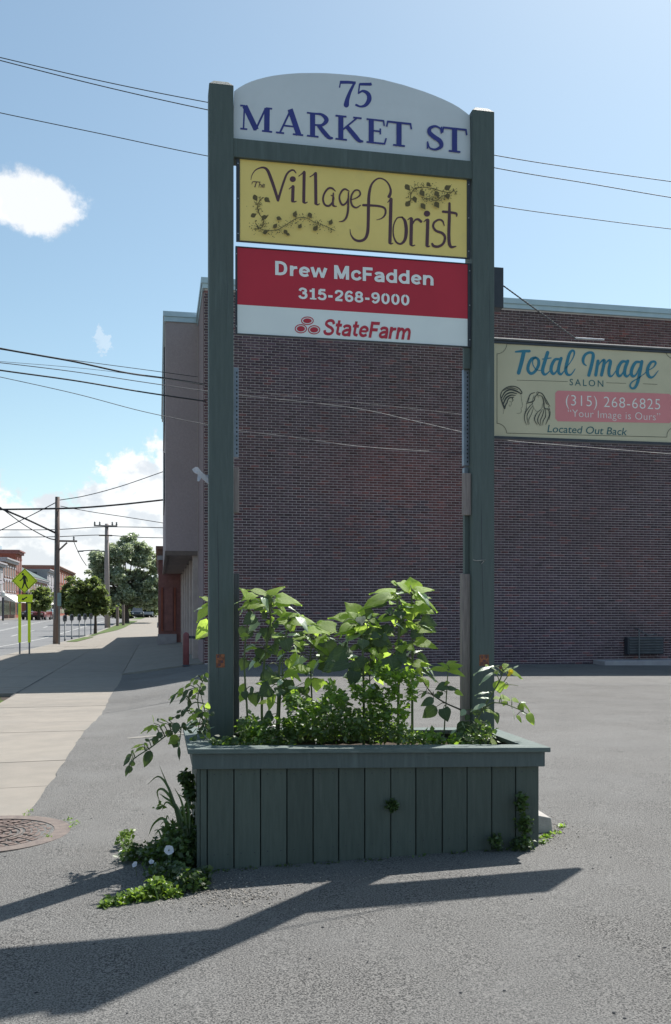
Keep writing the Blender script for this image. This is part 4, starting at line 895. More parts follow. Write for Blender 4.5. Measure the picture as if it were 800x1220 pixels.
for i in range(len(gx) - 1):
    r = random.uniform(-.003, .003); j = .003
    nh = MB(); xm = (gx[i] + gx[i + 1]) / 2
    for zz in (cth(xm) - .12, g(xm, PYF) + .09):
        for dx in (-.035, .04):
            if gx[i + 1] - gx[i] > .1: nh.box(xm + dx - .003, xm + dx + .003, PYF + r - .0012, PYF + r + .001, zz - .003, zz + .003)
    pk_ = hx(gx[i] + j, gx[i + 1] - j, PYF + r, PYF + .024 + r, lambda x: g(x, PYF) - .05 + .012, lambda x: cth(x) - .004).build('plank', M['plank'], pb, .0025)
    if nh.v: nh.build('nail_heads', M['darkmetal'], pk_)
MB().box(pxl - .004, pxl + .012, PYF - .004, PYF + .03, g(pxl, PYF) - .05, cth(pxl)).build('corner_board', M['plank'], pb, .002)
hx(pxl + .02, pxr - .01, PYF + .028, PYF + .034, lambda x: g(x, PYF) - .02, lambda x: cth(x) - .01).build('liner', M['hole'], pb)
yy = PYF + .034
k = 0
while yy < PYB - .05:
    y1 = min(PYB, yy + .142)
    for xx in (pxl, pxr - .024):
        MB().box(xx, xx + .024, yy + .003, y1 - .003, g(xx, yy) - .05, cth(xx) - .004).build('plank', M['plank'], pb, .0025)
    yy = y1
x = pxl + .03
while x < pxr - .05:
    x1 = min(pxr - .026, x + .155); hx(x + .003, x1 - .003, PYB - .024, PYB, lambda q: g(q, PYB) - .05, lambda q: cth(q) - .004).build('plank', M['plank'], pb, .0025); x = x1
# trim under the cap, then the cap boards
hx(pxl - .03, pxr + .025, PYF - .026, PYF - .004, lambda x: cth(x) - .088, lambda x: cth(x) - .002).build('fascia', M['green'], pb, .003)
hx(pxl - .028, pxl - .004, PYF - .003, PYB, lambda x: cth(x) - .088, lambda x: cth(x) - .002).build('fascia', M['green'], pb, .003)
hx(pxr + .001, pxr + .024, PYF - .003, PYB, lambda x: cth(x) - .088, lambda x: cth(x) - .002).build('fascia', M['green'], pb, .003)
hx(pxl - .055, pxr + .05, PYF - .052, PYF + .085, cth, topz).build('cap_board', M['cap'], pb, .004)
hx(pxl - .055, pxr + .05, PYB - .09, PYB + .04, cth, topz).build('cap_board', M['cap'], pb, .004)
hx(pxl - .055, pxl + .085, PYF + .087, PYB - .092, cth, topz).build('cap_board', M['cap'], pb, .004)
hx(pxr - .085, pxr + .05, PYF + .087, PYB - .092, cth, topz).build('cap_board', M['cap'], pb, .004)
mb = MB(); nx_, ny_ = 40, 16
for j in range(ny_ + 1):
    for i in range(nx_ + 1):
        x = pxl + .026 + (pxr - pxl - .052) * i / nx_; y = PYF + .036 + (PYB - .026 - PYF - .036) * j / ny_; mb.v.append((x, y, .575 + random.uniform(-.012, .012)))
for j in range(ny_):
    for i in range(nx_): q = j * (nx_ + 1) + i; mb.f.append([q, q + 1, q + nx_ + 2, q + nx_ + 1]); mb.m.append(0)
mb.build('soil', M['soil'], pb)

# ------------------------------------------------------------------ leaves and plants
def leaf_mesh(name, mt, style):
    rows = [0, .06, .2, .4, .62, .82, 1.0]
    hw = {'heart': [.10, .36, .50, .48, .34, .16, .0], 'lance': [.03, .10, .17, .20, .16, .08, .0], 'oval': [.06, .24, .38, .42, .33, .17, .0]}[style]
    V, F = [], []
    for i, (t, w) in enumerate(zip(rows, hw)):
        back = -.10 * (1 if style == 'heart' and i == 1 else 0)
        for s in (-1, -.5, 0, .5, 1):
            wob = .03 * math.sin(t * 19 + s * 2) * abs(s)
            V.append((s * w, t + back * abs(s) + wob * .3, .10 * w * abs(s) * 1.6 - .16 * t * t + wob - .05 * abs(s) ** 2))
    for i in range(len(rows) - 1):
        for k in range(4):
            a = i * 5 + k; F.append((a, a + 1, a + 6, a + 5))
    me = bpy.data.meshes.new(name); me.from_pydata(V, [], F); me.materials.append(mt); me.polygons.foreach_set('use_smooth', [True] * len(F)); me.update(); return me
LM = {}
for st in ('heart', 'lance', 'oval'):
    for key, mn in (('b', 'leaf'), ('w', 'leafglint'), ('d', 'leafshade')): LM[st, key] = leaf_mesh('leaf', M[mn], st)
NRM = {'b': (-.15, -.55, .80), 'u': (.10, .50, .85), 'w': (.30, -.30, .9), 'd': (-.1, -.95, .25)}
def put_leaf(par, B, T, wid, kind, style='heart'):
    """B, T base and tip in space; wid width in metres"""
    L_ = T - B; ln = L_.length; L_ = L_ / ln
    nn = Vector(NRM[kind]) + Vector((random.uniform(-.2, .2), random.uniform(-.2, .2), random.uniform(-.1, .1)))
    X = L_.cross(nn).normalized(); Zv = X.cross(L_).normalized()
    base_w = {'heart': 1.0, 'lance': .4, 'oval': .84}[style]
    Mx = Matrix((X * (wid / base_w), L_ * ln, Zv * ln * random.uniform(.7, 1.2))).transposed().to_4x4(); Mx.translation = B - off(par)
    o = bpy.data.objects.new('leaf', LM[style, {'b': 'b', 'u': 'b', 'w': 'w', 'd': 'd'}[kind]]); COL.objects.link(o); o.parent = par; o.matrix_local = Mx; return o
def near_on(path, p):
    return min(path, key=lambda q: (q - p).length + (0 if q.z < p.z + .02 else .05))
def plant(name, label, cat, group, stems, leaves, Zm, Y, mt='stem', style='heart', r0=.008, fall=.10, petioles=True):
    """stems: list of (pixel points, y-offset); leaves: (bx,by,tx,ty,w,kind[,style]) in the zoom frame Zm, widths in its units"""
    ox, oy, sc = Zm; PX_ = lambda x, y, yy: at(x / sc + ox, y / sc + oy, yy)
    b = PX_(*stems[0][0][0], Y); root = thing(name, tuple(b), label, cat, group)
    mb = MB(); path = []
    for si, (pts, dy, rr) in enumerate(stems):
        P = [PX_(x, y, Y + dy * k / max(1, len(pts) - 1)) for k, (x, y) in enumerate(pts)]; P = [Vector(q) for q in catmull([tuple(p) for p in P], 6)]
        path += P; mb.tube(P, [rr * (1 - .5 * k / len(P)) for k in range(len(P))], 7)
    for lf in leaves:
        bx, by, tx, ty, w, kind = lf[:6]; stl = lf[6] if len(lf) > 6 else style
        dyb = random.uniform(-fall, fall); mpp = Y / 1100 / sc * 1.02
        B = PX_(bx, by, Y + dyb); plen = math.hypot(tx - bx, ty - by) * mpp
        dt = {'b': random.uniform(-.7, .1), 'u': random.uniform(-.2, .7), 'w': random.uniform(-.3, .3), 'd': random.uniform(-.25, .15)}[kind] * max(plen, .03)
        T = PX_(tx, ty, Y + dyb + dt)
        put_leaf(root, B, B + (T - B) * 1.12, w * mpp * {'b': 1.5, 'u': 1.4, 'w': 1.1, 'd': 1.2}[kind], kind, stl)
        if petioles:
            q = near_on(path, B); d = (B - q).length
            if d > .012: mid = (q + B) / 2 + Vector((0, 0, d * .22)); mb.tube([q, (q + mid) / 2 + Vector((0, 0, d * .05)), mid, B], [rr_ * .0028 for rr_ in (1.1, 1, .9, .7)], 5)
    if name == 'sunflower' and len(stems[0][0]) > 2 and Y != 5.52 and Y < 5.8: # smaller leaves along the stalks
        for k in range(24):
            q = path[int(random.uniform(.42, .98) * (len(path) - 1))]; a = random.uniform(0, 6.28); l = random.uniform(.05, .11)
            hd = Vector((math.cos(a), math.sin(a) * .8, 0)); Bq = q + hd * random.uniform(.03, .09) + Vector((0, 0, .02)); Tq = Bq + hd * l + Vector((0, 0, random.uniform(-.8, .25) * l))
            mb.tube([q, (q + Bq) / 2 + Vector((0, 0, .01)), Bq], .0025, 5); put_leaf(root, Bq, Tq, l * random.uniform(.6, .85), random.choice('bbudddw'), 'heart')
    mb.build('stem', M[mt], root, smooth=True); return root
ZA = (280, 690, 6.667); ZB_ = (390, 685, 5.714); ZC = (280, 790, 5.333); ZD = (420, 790, 5.714); ZE = (140, 780, 6.667); ZF = (540, 780, 6.667)
G1 = 'sunflowers growing in the planter box'
def cv(lst, A, B): # zoom frame A -> B for leaf tuples
    o = []
    for l in lst:
        f = lambda x, y: (((x / A[2] + A[0]) - B[0]) * B[2], ((y / A[2] + A[1]) - B[1]) * B[2])
        b = f(l[0], l[1]); t = f(l[2], l[3]); o.append((*b, *t, l[4] / A[2] * B[2], *l[5:]))
    return o
plant('sunflower', 'leafless-headed sunflower nearest the left post, thin stem with leaves crossing the post edge', 'sunflower', G1,
      [([(110, 1300), (95, 1000), (75, 650), (100, 350), (120, 180)], .02, .007)],
      [(110, 150, 60, 72, 60, 'b'), (160, 120, 60, 152, 80, 'b'), (215, 185, 48, 205, 105, 'b'), (110, 160, 5, 176, 22, 'w'), (160, 290, 70, 350, 90, 'd'), (100, 390, 60, 480, 110, 'd'),
       (105, 440, 50, 442, 42, 'b'), (200, 430, 160, 492, 55, 'w'), (170, 545, 92, 552, 26, 'u'), (155, 650, 103, 712, 45, 'w'), (90, 640, 50, 720, 80, 'd'), (60, 240, 48, 285, 14, 'w'), (150, 280, 128, 340, 34, 'w')] +
      cv([(120, 190, 130, 270, 70, 'd'), (60, 180, 70, 235, 40, 'd'), (60, 130, 30, 190, 34, 'b', 'oval'), (110, 150, 105, 200, 22, 'd', 'oval'), (60, 200, 30, 240, 40, 'b')], ZC, ZA), ZA, 5.52)
plant('sunflower', 'tallest left-hand sunflower, with a crown of pointed leaves just right of the left post', 'sunflower', G1,
      [([(225, 1300), (215, 1000), (240, 600), (285, 330), (262, 150)], -.03, .009)],
      [(250, 122, 125, 68, 60, 'b'), (255, 142, 368, 48, 80, 'b'), (330, 150, 518, 172, 85, 'b'), (330, 175, 432, 195, 90, 'b'), (222, 145, 275, 245, 75, 'w'), (298, 218, 328, 150, 36, 'w'), (240, 140, 290, 205, 62, 'd'),
       (380, 292, 312, 232, 55, 'b'), (215, 190, 205, 262, 70, 'u'), (390, 205, 530, 262, 26, 'w'), (250, 385, 262, 475, 100, 'd'), (290, 530, 335, 595, 95, 'd'), (230, 560, 200, 645, 115, 'd'),
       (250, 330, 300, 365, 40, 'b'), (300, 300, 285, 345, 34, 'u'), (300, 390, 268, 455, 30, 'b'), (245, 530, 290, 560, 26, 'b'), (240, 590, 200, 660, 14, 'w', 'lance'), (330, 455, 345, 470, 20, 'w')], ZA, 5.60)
plant('sunflower', 'thick stalked sunflower with lime leaves spreading to the middle gap over the planter', 'sunflower', G1,
      [([(330, 1300), (345, 1000), (355, 700), (400, 480), (430, 300)], -.04, .010), ([(350, 1300), (358, 1000), (375, 800), (380, 640)], .03, .006)],
      [(365, 310, 482, 262, 80, 'b'), (425, 330, 322, 335, 90, 'b'), (430, 340, 470, 410, 70, 'b'), (450, 322, 625, 332, 90, 'b'), (470, 342, 600, 345, 30, 'w'), (560, 400, 700, 410, 95, 'b'), (510, 440, 408, 436, 50, 'w'), (440, 400, 330, 425, 26, 'w'),
       (400, 480, 432, 565, 100, 'd'), (390, 570, 338, 600, 34, 'b'), (380, 602, 328, 642, 26, 'w'), (472, 530, 512, 622, 36, 'w'), (350, 480, 365, 500, 22, 'w'), (440, 500, 400, 520, 50, 'd'), (470, 500, 540, 545, 30, 'b'), (500, 530, 535, 545, 16, 'w'),
       (440, 640, 428, 705, 55, 'b'), (490, 715, 385, 775, 65, 'b'), (330, 760, 350, 800, 18, 'w', 'lance'), (250, 690, 330, 770, 20, 'd')] +
      cv([(250, 60, 200, 135, 90, 'd'), (330, 105, 310, 205, 95, 'd'), (230, 155, 155, 205, 85, 'd'), (245, 195, 205, 298, 55, 'b'), (300, 110, 268, 140, 32, 'w')], ZC, ZA), ZA, 5.48)
plant('sunflower', 'sunflower in the middle of the planter with a leaf hanging down bright at its right', 'sunflower', G1,
      [([(620, 1200), (610, 900), (600, 650), (610, 520), (620, 400)], .03, .006)],
      [(560, 455, 665, 545, 34, 'w'), (640, 475, 745, 580, 70, 'b'), (690, 490, 716, 524, 34, 'w'), (650, 358, 738, 335, 50, 'b'), (700, 392, 805, 405, 95, 'b'), (620, 400, 560, 420, 60, 'b'), (640, 400, 660, 450, 60, 'u'), (720, 500, 762, 645, 140, 'd'), (760, 675, 670, 705, 110, 'd'),
       (600, 655, 632, 705, 56, 'b'), (540, 742, 612, 746, 22, 'w'), (560, 640, 520, 660, 30, 'b'), (670, 640, 620, 730, 16, 'w', 'lance'), (560, 700, 570, 760, 60, 'd')] +
      cv([(530, 98, 518, 172, 62, 'b'), (390, 150, 382, 212, 74, 'd'), (340, 238, 362, 292, 42, 'd'), (390, 262, 325, 292, 44, 'd'), (440, 150, 450, 210, 60, 'd'), (345, 205, 305, 240, 36, 'b'), (480, 100, 440, 160, 46, 'b'), (470, 70, 440, 70, 30, 'w')], ZC, ZA), ZA, 5.62)
plant('sunflower', 'sunflower centre right of the planter with a pale folded leaf turned to the viewer', 'sunflower', G1,
      [([(248, 1250), (250, 900), (245, 600), (235, 400), (225, 290)], .02, .009)],
      [(215, 305, 38, 272, 75, 'b'), (225, 290, 140, 190, 100, 'b'), (240, 315, 148, 242, 45, 'b'), (240, 355, 70, 385, 75, 'b'), (230, 345, 235, 400, 60, 'b'), (250, 402, 108, 435, 85, 'w'), (130, 410, 150, 482, 60, 'w'), (150, 498, 0, 585, 95, 'd'), (150, 600, -10, 645, 65, 'd'),
       (190, 580, 235, 660, 120, 'd'), (190, 655, 165, 752, 85, 'd'), (60, 360, -70, 330, 70, 'b'), (20, 395, -60, 345, 60, 'b'), (0, 420, 105, 455, 14, 'w', 'lance'), (60, 600, -20, 640, 60, 'd'), (250, 440, 240, 500, 70, 'd')], ZB_, 5.50)
plant('sunflower', 'sunflower with large dark drooping leaves right of the pale folded leaf', 'sunflower', G1,
      [([(300, 1250), (295, 900), (290, 650), (300, 480), (270, 330)], .0, .006)],
      [(250, 430, 310, 525, 115, 'd'), (345, 420, 352, 572, 95, 'd'), (300, 640, 402, 605, 85, 'd'), (300, 350, 395, 350, 34, 'b'), (345, 372, 445, 395, 75, 'b'), (280, 300, 300, 262, 30, 'w'), (310, 280, 350, 262, 40, 'b'), (318, 458, 316, 520, 16, 'w'), (350, 562, 382, 540, 45, 'b'), (300, 540, 330, 580, 40, 'b'),
       (380, 520, 400, 515, 30, 'b'), (250, 250, 320, 260, 80, 'd'), (260, 380, 300, 440, 100, 'd'), (310, 440, 430, 480, 60, 'd'), (280, 600, 260, 680, 60, 'd'), (270, 560, 250, 600, 10, 'w', 'lance')], ZB_, 5.64)
plant('sunflower', 'second tallest sunflower, its broad leaves reaching left at the top right of the planter', 'sunflower', G1,
      [([(485, 1280), (485, 900), (488, 500), (485, 300), (478, 130)], .02, .010)],
      [(560, 110, 478, 45, 65, 'b'), (470, 108, 308, 104, 48, 'b'), (480, 128, 358, 150, 85, 'b'), (440, 138, 238, 200, 75, 'b'), (470, 60, 440, 45, 40, 'b'), (400, 180, 300, 215, 50, 'd'), (470, 128, 492, 122, 20, 'w'), (480, 292, 352, 300, 46, 'b'), (395, 245, 420, 260, 30, 'w'), (520, 470, 560, 500, 55, 'b'), (470, 455, 560, 495, 55, 'b'),
       (468, 330, 522, 358, 24, 'w'), (470, 300, 460, 330, 14, 'w'), (430, 345, 400, 400, 60, 'd'), (425, 560, 470, 695, 140, 'd'), (540, 330, 500, 410, 60, 'd'), (395, 485, 440, 520, 18, 'w'), (380, 420, 420, 430, 50, 'd'), (420, 380, 460, 380, 10, 'w', 'lance'), (540, 560, 480, 560, 80, 'd'), (380, 500, 410, 520, 50, 'b')], ZB_, 5.55)
plant('sunflower', 'tallest sunflower of all, its heart-shaped leaves at the upper right of the clump', 'sunflower', G1,
      [([(582, 1280), (580, 900), (582, 500), (578, 300), (576, 110)], .0, .009)],
      [(585, 112, 572, 22, 105, 'b'), (560, 70, 510, 45, 60, 'b'), (590, 108, 715, 88, 70, 'b'), (600, 122, 755, 222, 60, 'b'), (590, 125, 640, 160, 70, 'b'), (655, 128, 698, 188, 26, 'w'), (590, 200, 555, 302, 110, 'b'), (600, 198, 725, 240, 80, 'b'), (660, 190, 700, 272, 30, 'd'), (540, 230, 580, 240, 30, 'w'), (560, 235, 530, 260, 20, 'w'),
       (592, 350, 722, 372, 80, 'b'), (650, 345, 720, 365, 24, 'w'), (600, 448, 738, 480, 66, 'b'), (590, 530, 648, 508, 16, 'w'), (575, 510, 600, 530, 16, 'w'), (630, 535, 702, 602, 26, 'w'), (620, 540, 690, 590, 40, 'd'), (590, 600, 680, 610, 60, 'b'), (660, 625, 720, 690, 40, 'w'), (610, 640, 650, 680, 40, 'b'), (560, 560, 540, 600, 60, 'd'), (640, 640, 760, 730, 20, 'd')], ZB_, 5.58)
plant('sunflower', 'small thin sunflower standing alone just left of the right post', 'sunflower', G1,
      [([(620, 560), (630, 400), (640, 250), (648, 120), (652, 50)], .02, .005)],
      [(650, 48, 535, 28, 45, 'b'), (655, 32, 600, -2, 40, 'b'), (660, 28, 745, 8, 48, 'b'), (665, 45, 760, 75, 48, 'b'), (640, 8, 700, -20, 40, 'b'), (640, 150, 575, 175, 54, 'd'), (630, 140, 660, 130, 45, 'b'), (650, 170, 715, 178, 30, 'd'), (700, 190, 755, 215, 38, 'b'), (620, 308, 650, 392, 75, 'd'), (600, 195, 590, 230, 40, 'd')], ZD, 5.52)
plant('climbing_stem', 'long dark leaning stem with drooping leaves left of the right post', 'plant', None,
      [([(760, 330), (720, 310), (640, 275), (560, 225), (505, 160), (470, 100)], .05, .006)],
      [(555, 242, 478, 285, 50, 'd', 'oval'), (572, 298, 488, 365, 78, 'd', 'oval'), (500, 110, 520, 160, 26, 'b', 'oval'), (470, 60, 560, 100, 40, 'w', 'oval'), (520, 30, 580, 110, 30, 'w', 'oval'), (440, 120, 500, 100, 40, 'b', 'oval'), (505, 190, 470, 235, 20, 'd', 'oval'), (370, 240, 405, 248, 22, 'd', 'oval'), (375, 270, 392, 308, 26, 'd', 'oval'),
       (560, 215, 600, 235, 26, 'd', 'oval')], ZD, 5.5, mt='stemdark')
# bushy plants at either end
rightleaves = [(330, 92, 186, 118, 34, 'w'), (290, 100, 262, 82, 30, 'b'), (300, 100, 372, 135, 50, 'w'), (320, 142, 222, 212, 30, 'w'), (390, 95, 440, 78, 40, 'b'), (430, 120, 555, 168, 50, 'b'), (380, 130, 440, 110, 50, 'b'), (340, 130, 350, 150, 30, 'b'), (480, 110, 515, 85, 20, 'w'), (360, 205, 375, 295, 70, 'b', 'oval'), (410, 235, 425, 270, 45, 'b', 'oval'),
    (290, 300, 188, 302, 26, 'w'), (300, 350, 212, 336, 22, 'w'), (260, 392, 148, 432, 50, 'w'), (380, 340, 455, 345, 66, 'b'), (470, 350, 522, 372, 36, 'b'), (540, 375, 622, 442, 36, 'b'), (520, 398, 562, 430, 50, 'b'), (470, 430, 500, 502, 50, 'w'), (590, 468, 650, 546, 58, 'b'), (550, 460, 600, 484, 24, 'w'), (508, 480, 546, 532, 26, 'b'), (540, 380, 580, 375, 24, 'w'),
    (252, 435, 345, 465, 26, 'b'), (170, 512, 226, 546, 24, 'b'), (260, 548, 320, 586, 30, 'w'), (120, 540, 55, 645, 120, 'd'), (220, 600, 240, 690, 80, 'd'), (340, 460, 365, 545, 50, 'd'), (100, 440, 60, 480, 50, 'w'), (70, 540, 100, 580, 40, 'w'), (20, 600, -20, 625, 30, 'w'), (230, 430, 250, 460, 26, 'w'), (190, 430, 180, 480, 60, 'd'), (140, 560, 190, 620, 70, 'd'),
    (300, 690, 350, 700, 60, 'b', 'oval'), (350, 690, 385, 695, 30, 'w', 'oval'), (90, 640, 40, 690, 90, 'd'), (200, 640, 240, 650, 40, 'w'), (150, 600, 190, 595, 30, 'w'), (170, 680, 200, 720, 60, 'd'), (250, 560, 230, 600, 24, 'b'), (130, 480, 100, 520, 40, 'd'), (380, 345, 330, 340, 40, 'b'), (420, 370, 400, 400, 40, 'b')]
rp = plant('bushy_plant', 'leafy plant with pale shiny leaves and a yellow flower spilling past the right post', 'plant', None,
      [([(150, 720), (170, 620), (200, 500), (300, 330), (365, 220), (400, 130)], -.05, .007), ([(200, 480), (300, 390), (400, 390), (500, 425), (590, 470)], -.08, .005), ([(370, 210), (400, 220), (435, 170), (450, 140)], -.02, .004), ([(425, 240), (470, 240), (520, 248)], .0, .003)],
      rightleaves, ZF, 5.42, style='oval')
def flower(par, px, py, Y, r, mt, face=(0, -1, .2)):
    c = at(px, py, Y); f = Vector(face).normalized(); u = f.orthogonal().normalized(); w = f.cross(u); mb = MB(); n = 5
    for k in range(10):
        a = 2 * math.pi * k / 10; b = 2 * math.pi * (k + 1) / 10; R_ = r * (1 if k % 2 else .9); R2 = r * (1 if (k + 1) % 2 else .9)
        P = lambda t, q, h: c + (u * math.cos(t) + w * math.sin(t)) * q + f * h
        mb.add([P(a, r * .08, -r * .5), P(b, r * .08, -r * .5), P(b, R2 * .5, -r * .1), P(a, R_ * .5, -r * .1), P(b, R2, .0), P(a, R_, .0)], [(0, 1, 2, 3), (3, 2, 4, 5)])
    return mb.build('flower', M[mt], par, smooth=True)
flower(rp, 609, 800.5, 5.36, .018, 'petaly'); flower(rp, 607, 804, 5.36, .013, 'petaly', (.3, -1, -.3))
flower(rp, 597, 795.5, 5.38, .012, 'berry')
LL = [(470, 308, 408, 345, 22, 'b'), (462, 312, 418, 388, 18, 'd'), (520, 262, 488, 305, 26, 'b'), (542, 325, 492, 385, 22, 'd'), (580, 225, 538, 262, 22, 'b'), (600, 280, 562, 345, 28, 'd'), (640, 262, 600, 305, 28, 'b'), (572, 355, 570, 425, 26, 'd'), (690, 158, 655, 195, 26, 'b'), (700, 145, 722, 180, 24, 'b'), (660, 235, 702, 255, 28, 'b'),
      (610, 190, 575, 215, 24, 'b'), (640, 200, 600, 235, 28, 'b'), (680, 190, 720, 215, 28, 'd'), (650, 290, 690, 320, 30, 'd'), (520, 300, 470, 335, 18, 'b'), (500, 290, 465, 300, 14, 'b'), (560, 280, 520, 330, 26, 'd'), (620, 320, 590, 350, 26, 'b'), (700, 250, 670, 290, 30, 'd'),
      (280, 558, 188, 602, 28, 'b'), (290, 545, 288, 488, 26, 'b'), (298, 560, 302, 605, 26, 'b'), (280, 570, 236, 612, 18, 'b'), (320, 530, 322, 505, 14, 'd'), (390, 530, 340, 505, 24, 'b'), (405, 520, 445, 498, 22, 'd'), (350, 555, 350, 595, 16, 'w'), (380, 545, 340, 570, 20, 'b'), (410, 545, 430, 575, 22, 'd'), (470, 465, 505, 438, 20, 'd'), (460, 500, 500, 490, 28, 'd'), (440, 510, 410, 500, 24, 'b'),
      (570, 468, 602, 440, 26, 'b'), (600, 480, 552, 532, 28, 'b'), (640, 470, 600, 500, 30, 'b'), (520, 440, 510, 490, 18, 'd'), (560, 410, 510, 490, 16, 'd', 'lance'), (418, 600, 400, 655, 55, 'd', 'oval'), (470, 540, 458, 625, 55, 'd', 'oval'), (520, 540, 545, 605, 34, 'd', 'oval'), (488, 655, 405, 692, 80, 'b', 'oval'), (470, 690, 445, 735, 60, 'd', 'oval'),
      (490, 690, 490, 735, 16, 'w', 'oval'), (488, 730, 490, 832, 22, 'd', 'lance'), (350, 620, 318, 665, 44, 'd', 'oval'), (310, 650, 288, 715, 44, 'd', 'oval'), (262, 765, 218, 885, 62, 'd', 'oval'), (200, 712, 118, 732, 24, 'b'), (200, 730, 140, 765, 24, 'b'), (220, 670, 250, 690, 20, 'd'), (225, 740, 185, 752, 20, 'b'), (215, 700, 240, 725, 14, 'b'),
      (108, 790, 60, 850, 34, 'd', 'oval'), (100, 810, 50, 875, 30, 'd'), (130, 850, 105, 885, 40, 'd', 'oval'), (95, 880, 65, 965, 30, 'd'), (110, 890, 95, 940, 30, 'd'), (250, 680, 300, 672, 10, 'd'), (110, 780, 125, 760, 16, 'd')]
for k in range(46):
    x, y = random.uniform(560, 745), random.uniform(395, 660); a = random.uniform(0, 6.28); l = random.uniform(35, 75)
    LL.append((x, y, x + l * math.cos(a), y + l * .8 * math.sin(a), random.uniform(16, 34), random.choice('bbdddw'), random.choice(('lance', 'oval'))))
plant('bushy_plant', 'leafy plant leaning out over the left end of the planter with one long arching branch', 'plant', None,
      [([(735, 700), (720, 560), (640, 555), (560, 560), (430, 615), (270, 735), (140, 822), (90, 885)], -.06, .006), ([(740, 640), (660, 470), (640, 340), (685, 190)], .03, .005), ([(735, 400), (620, 380), (570, 420), (520, 490)], -.03, .0045), ([(505, 600), (500, 660), (492, 700)], 0, .003), ([(720, 560), (690, 430), (660, 300)], 0, .004), ([(740, 700), (650, 600), (660, 500)], -.02, .004)],
      LL, ZE, 5.46, style='lance', mt='stem')
bl_ = plant('sunflower', 'sunflower behind the left post showing only leaves on its left side', 'sunflower', G1,
      [([(110, 1300), (100, 800), (90, 400), (85, 250)], 0, .008)],
      [(85, 245, 28, 212, 26, 'b'), (85, 268, -5, 355, 75, 'b'), (60, 280, -15, 295, 22, 'w'), (80, 375, -8, 462, 80, 'u'), (75, 440, 10, 470, 36, 'b')], (235, 670, 5.3), 5.86)

# dense low foliage inside the box, nobody could count its leaves
def foliage(name, mt, par, centers, n, size, seed, flat_=.5, label=None, cat=None, kind='stuff', lance=.45):
    r = np.random.default_rng(seed); C = np.array([c[:3] for c in centers]); R = np.array([c[3:6] for c in centers]); w = R.prod(1) ** .6; w = w / w.sum()
    idx = r.choice(len(C), n, p=w); d = r.normal(size=(n, 3)); d /= np.linalg.norm(d, axis=1, keepdims=True); rad = r.random((n, 1)) ** .38
    P = C[idx] + d * rad * R[idx]
    nrm = r.normal(size=(n, 3)) * .6 + np.array((0, -.15, .9)); nrm /= np.linalg.norm(nrm, axis=1, keepdims=True)
    t = r.normal(size=(n, 3)); t[:, 2] -= .25; t -= nrm * (t * nrm).sum(1, keepdims=True); t /= np.linalg.norm(t, axis=1, keepdims=True); b = np.cross(nrm, t)
    s = r.uniform(size[0], size[1], (n, 1)); W = s * lance
    V = np.stack([P, P + t * s * .45 + b * W + nrm * W * .3, P + t * s, P + t * s * .45 - b * W + nrm * W * .3, P + t * s * .5], 1).reshape(-1, 3)
    k = np.arange(n)[:, None] * 5; F = np.concatenate([np.hstack([k, k + 1, k + 4]), np.hstack([k + 1, k + 2, k + 4]), np.hstack([k + 2, k + 3, k + 4]), np.hstack([k + 3, k, k + 4])])
    o = npmesh(name, V, F, mt, par)
    if kind: o['kind'] = kind
    return tag(o, label, cat)
def blob(px, py, Y, rx, ry, rz): p = at(px, py, Y); return (p.x, p.y, p.z, rx, ry, rz)
cs = []
for (px, py, rx, rz) in ((300, 884, .13, .04), (290, 866, .03, .06), (318, 872, .05, .09), (335, 880, .12, .06), (352, 866, .09, .08), (372, 864, .09, .07), (392, 858, .08, .09), (384, 842, .04, .04), (415, 858, .09, .09), (408, 838, .03, .05), (436, 860, .08, .09), (458, 856, .06, .11), (400, 872, .3, .06), (450, 872, .2, .07), (480, 876, .09, .05), (510, 882, .12, .028), (560, 880, .10, .045), (578, 872, .04, .07), (270, 884, .1, .03), (424, 822, .03, .04), (362, 838, .03, .04), (446, 825, .035, .05), (300, 862, .04, .05), (345, 840, .02, .04)):
    for dy in (5.38, 5.6): cs.append(blob(px, py, dy, rx, .16, rz))
foliage('ground_cover', M['herbmid'], None, cs, 5600, (.016, .046), 3, lance=.33, label='dense dark low foliage filling the planter box beneath the sunflowers', cat='foliage')
foliage('ground_cover', M['herb'], None, [blob(px, py, 5.36, rx, .1, rz) for (px, py, rx, rz) in ((305, 870, .05, .05), (368, 846, .08, .06), (400, 832, .09, .05), (432, 826, .07, .07), (468, 818, .04, .10), (452, 845, .08, .1), (480, 850, .03, .1), (490, 822, .03, .07), (395, 818, .02, .03), (350, 830, .02, .05), (505, 878, .13, .03), (540, 884, .05, .03), (345, 860, .08, .03), (455, 800, .05, .05), (485, 805, .07, .05))],
        1700, (.018, .05), 4, lance=.36, label='bright green small leaves scattered through the top of the planter foliage', cat='foliage')
flower(rp, 442, 819, 5.40, .022, 'petal') if False else None
mg = thing('morning_glory', tuple(at(442, 860, 5.4)), 'white trumpet flower on a thin vine among the middle sunflower stems', 'flower')
MB().tube([at(446, 888, 5.42), at(444, 860, 5.42), at(446, 835, 5.41), at(443, 822, 5.40)], .002, 5).build('stem', M['stem'], mg)
flower(mg, 443, 819, 5.38, .024, 'petal', (.2, -1, .3))

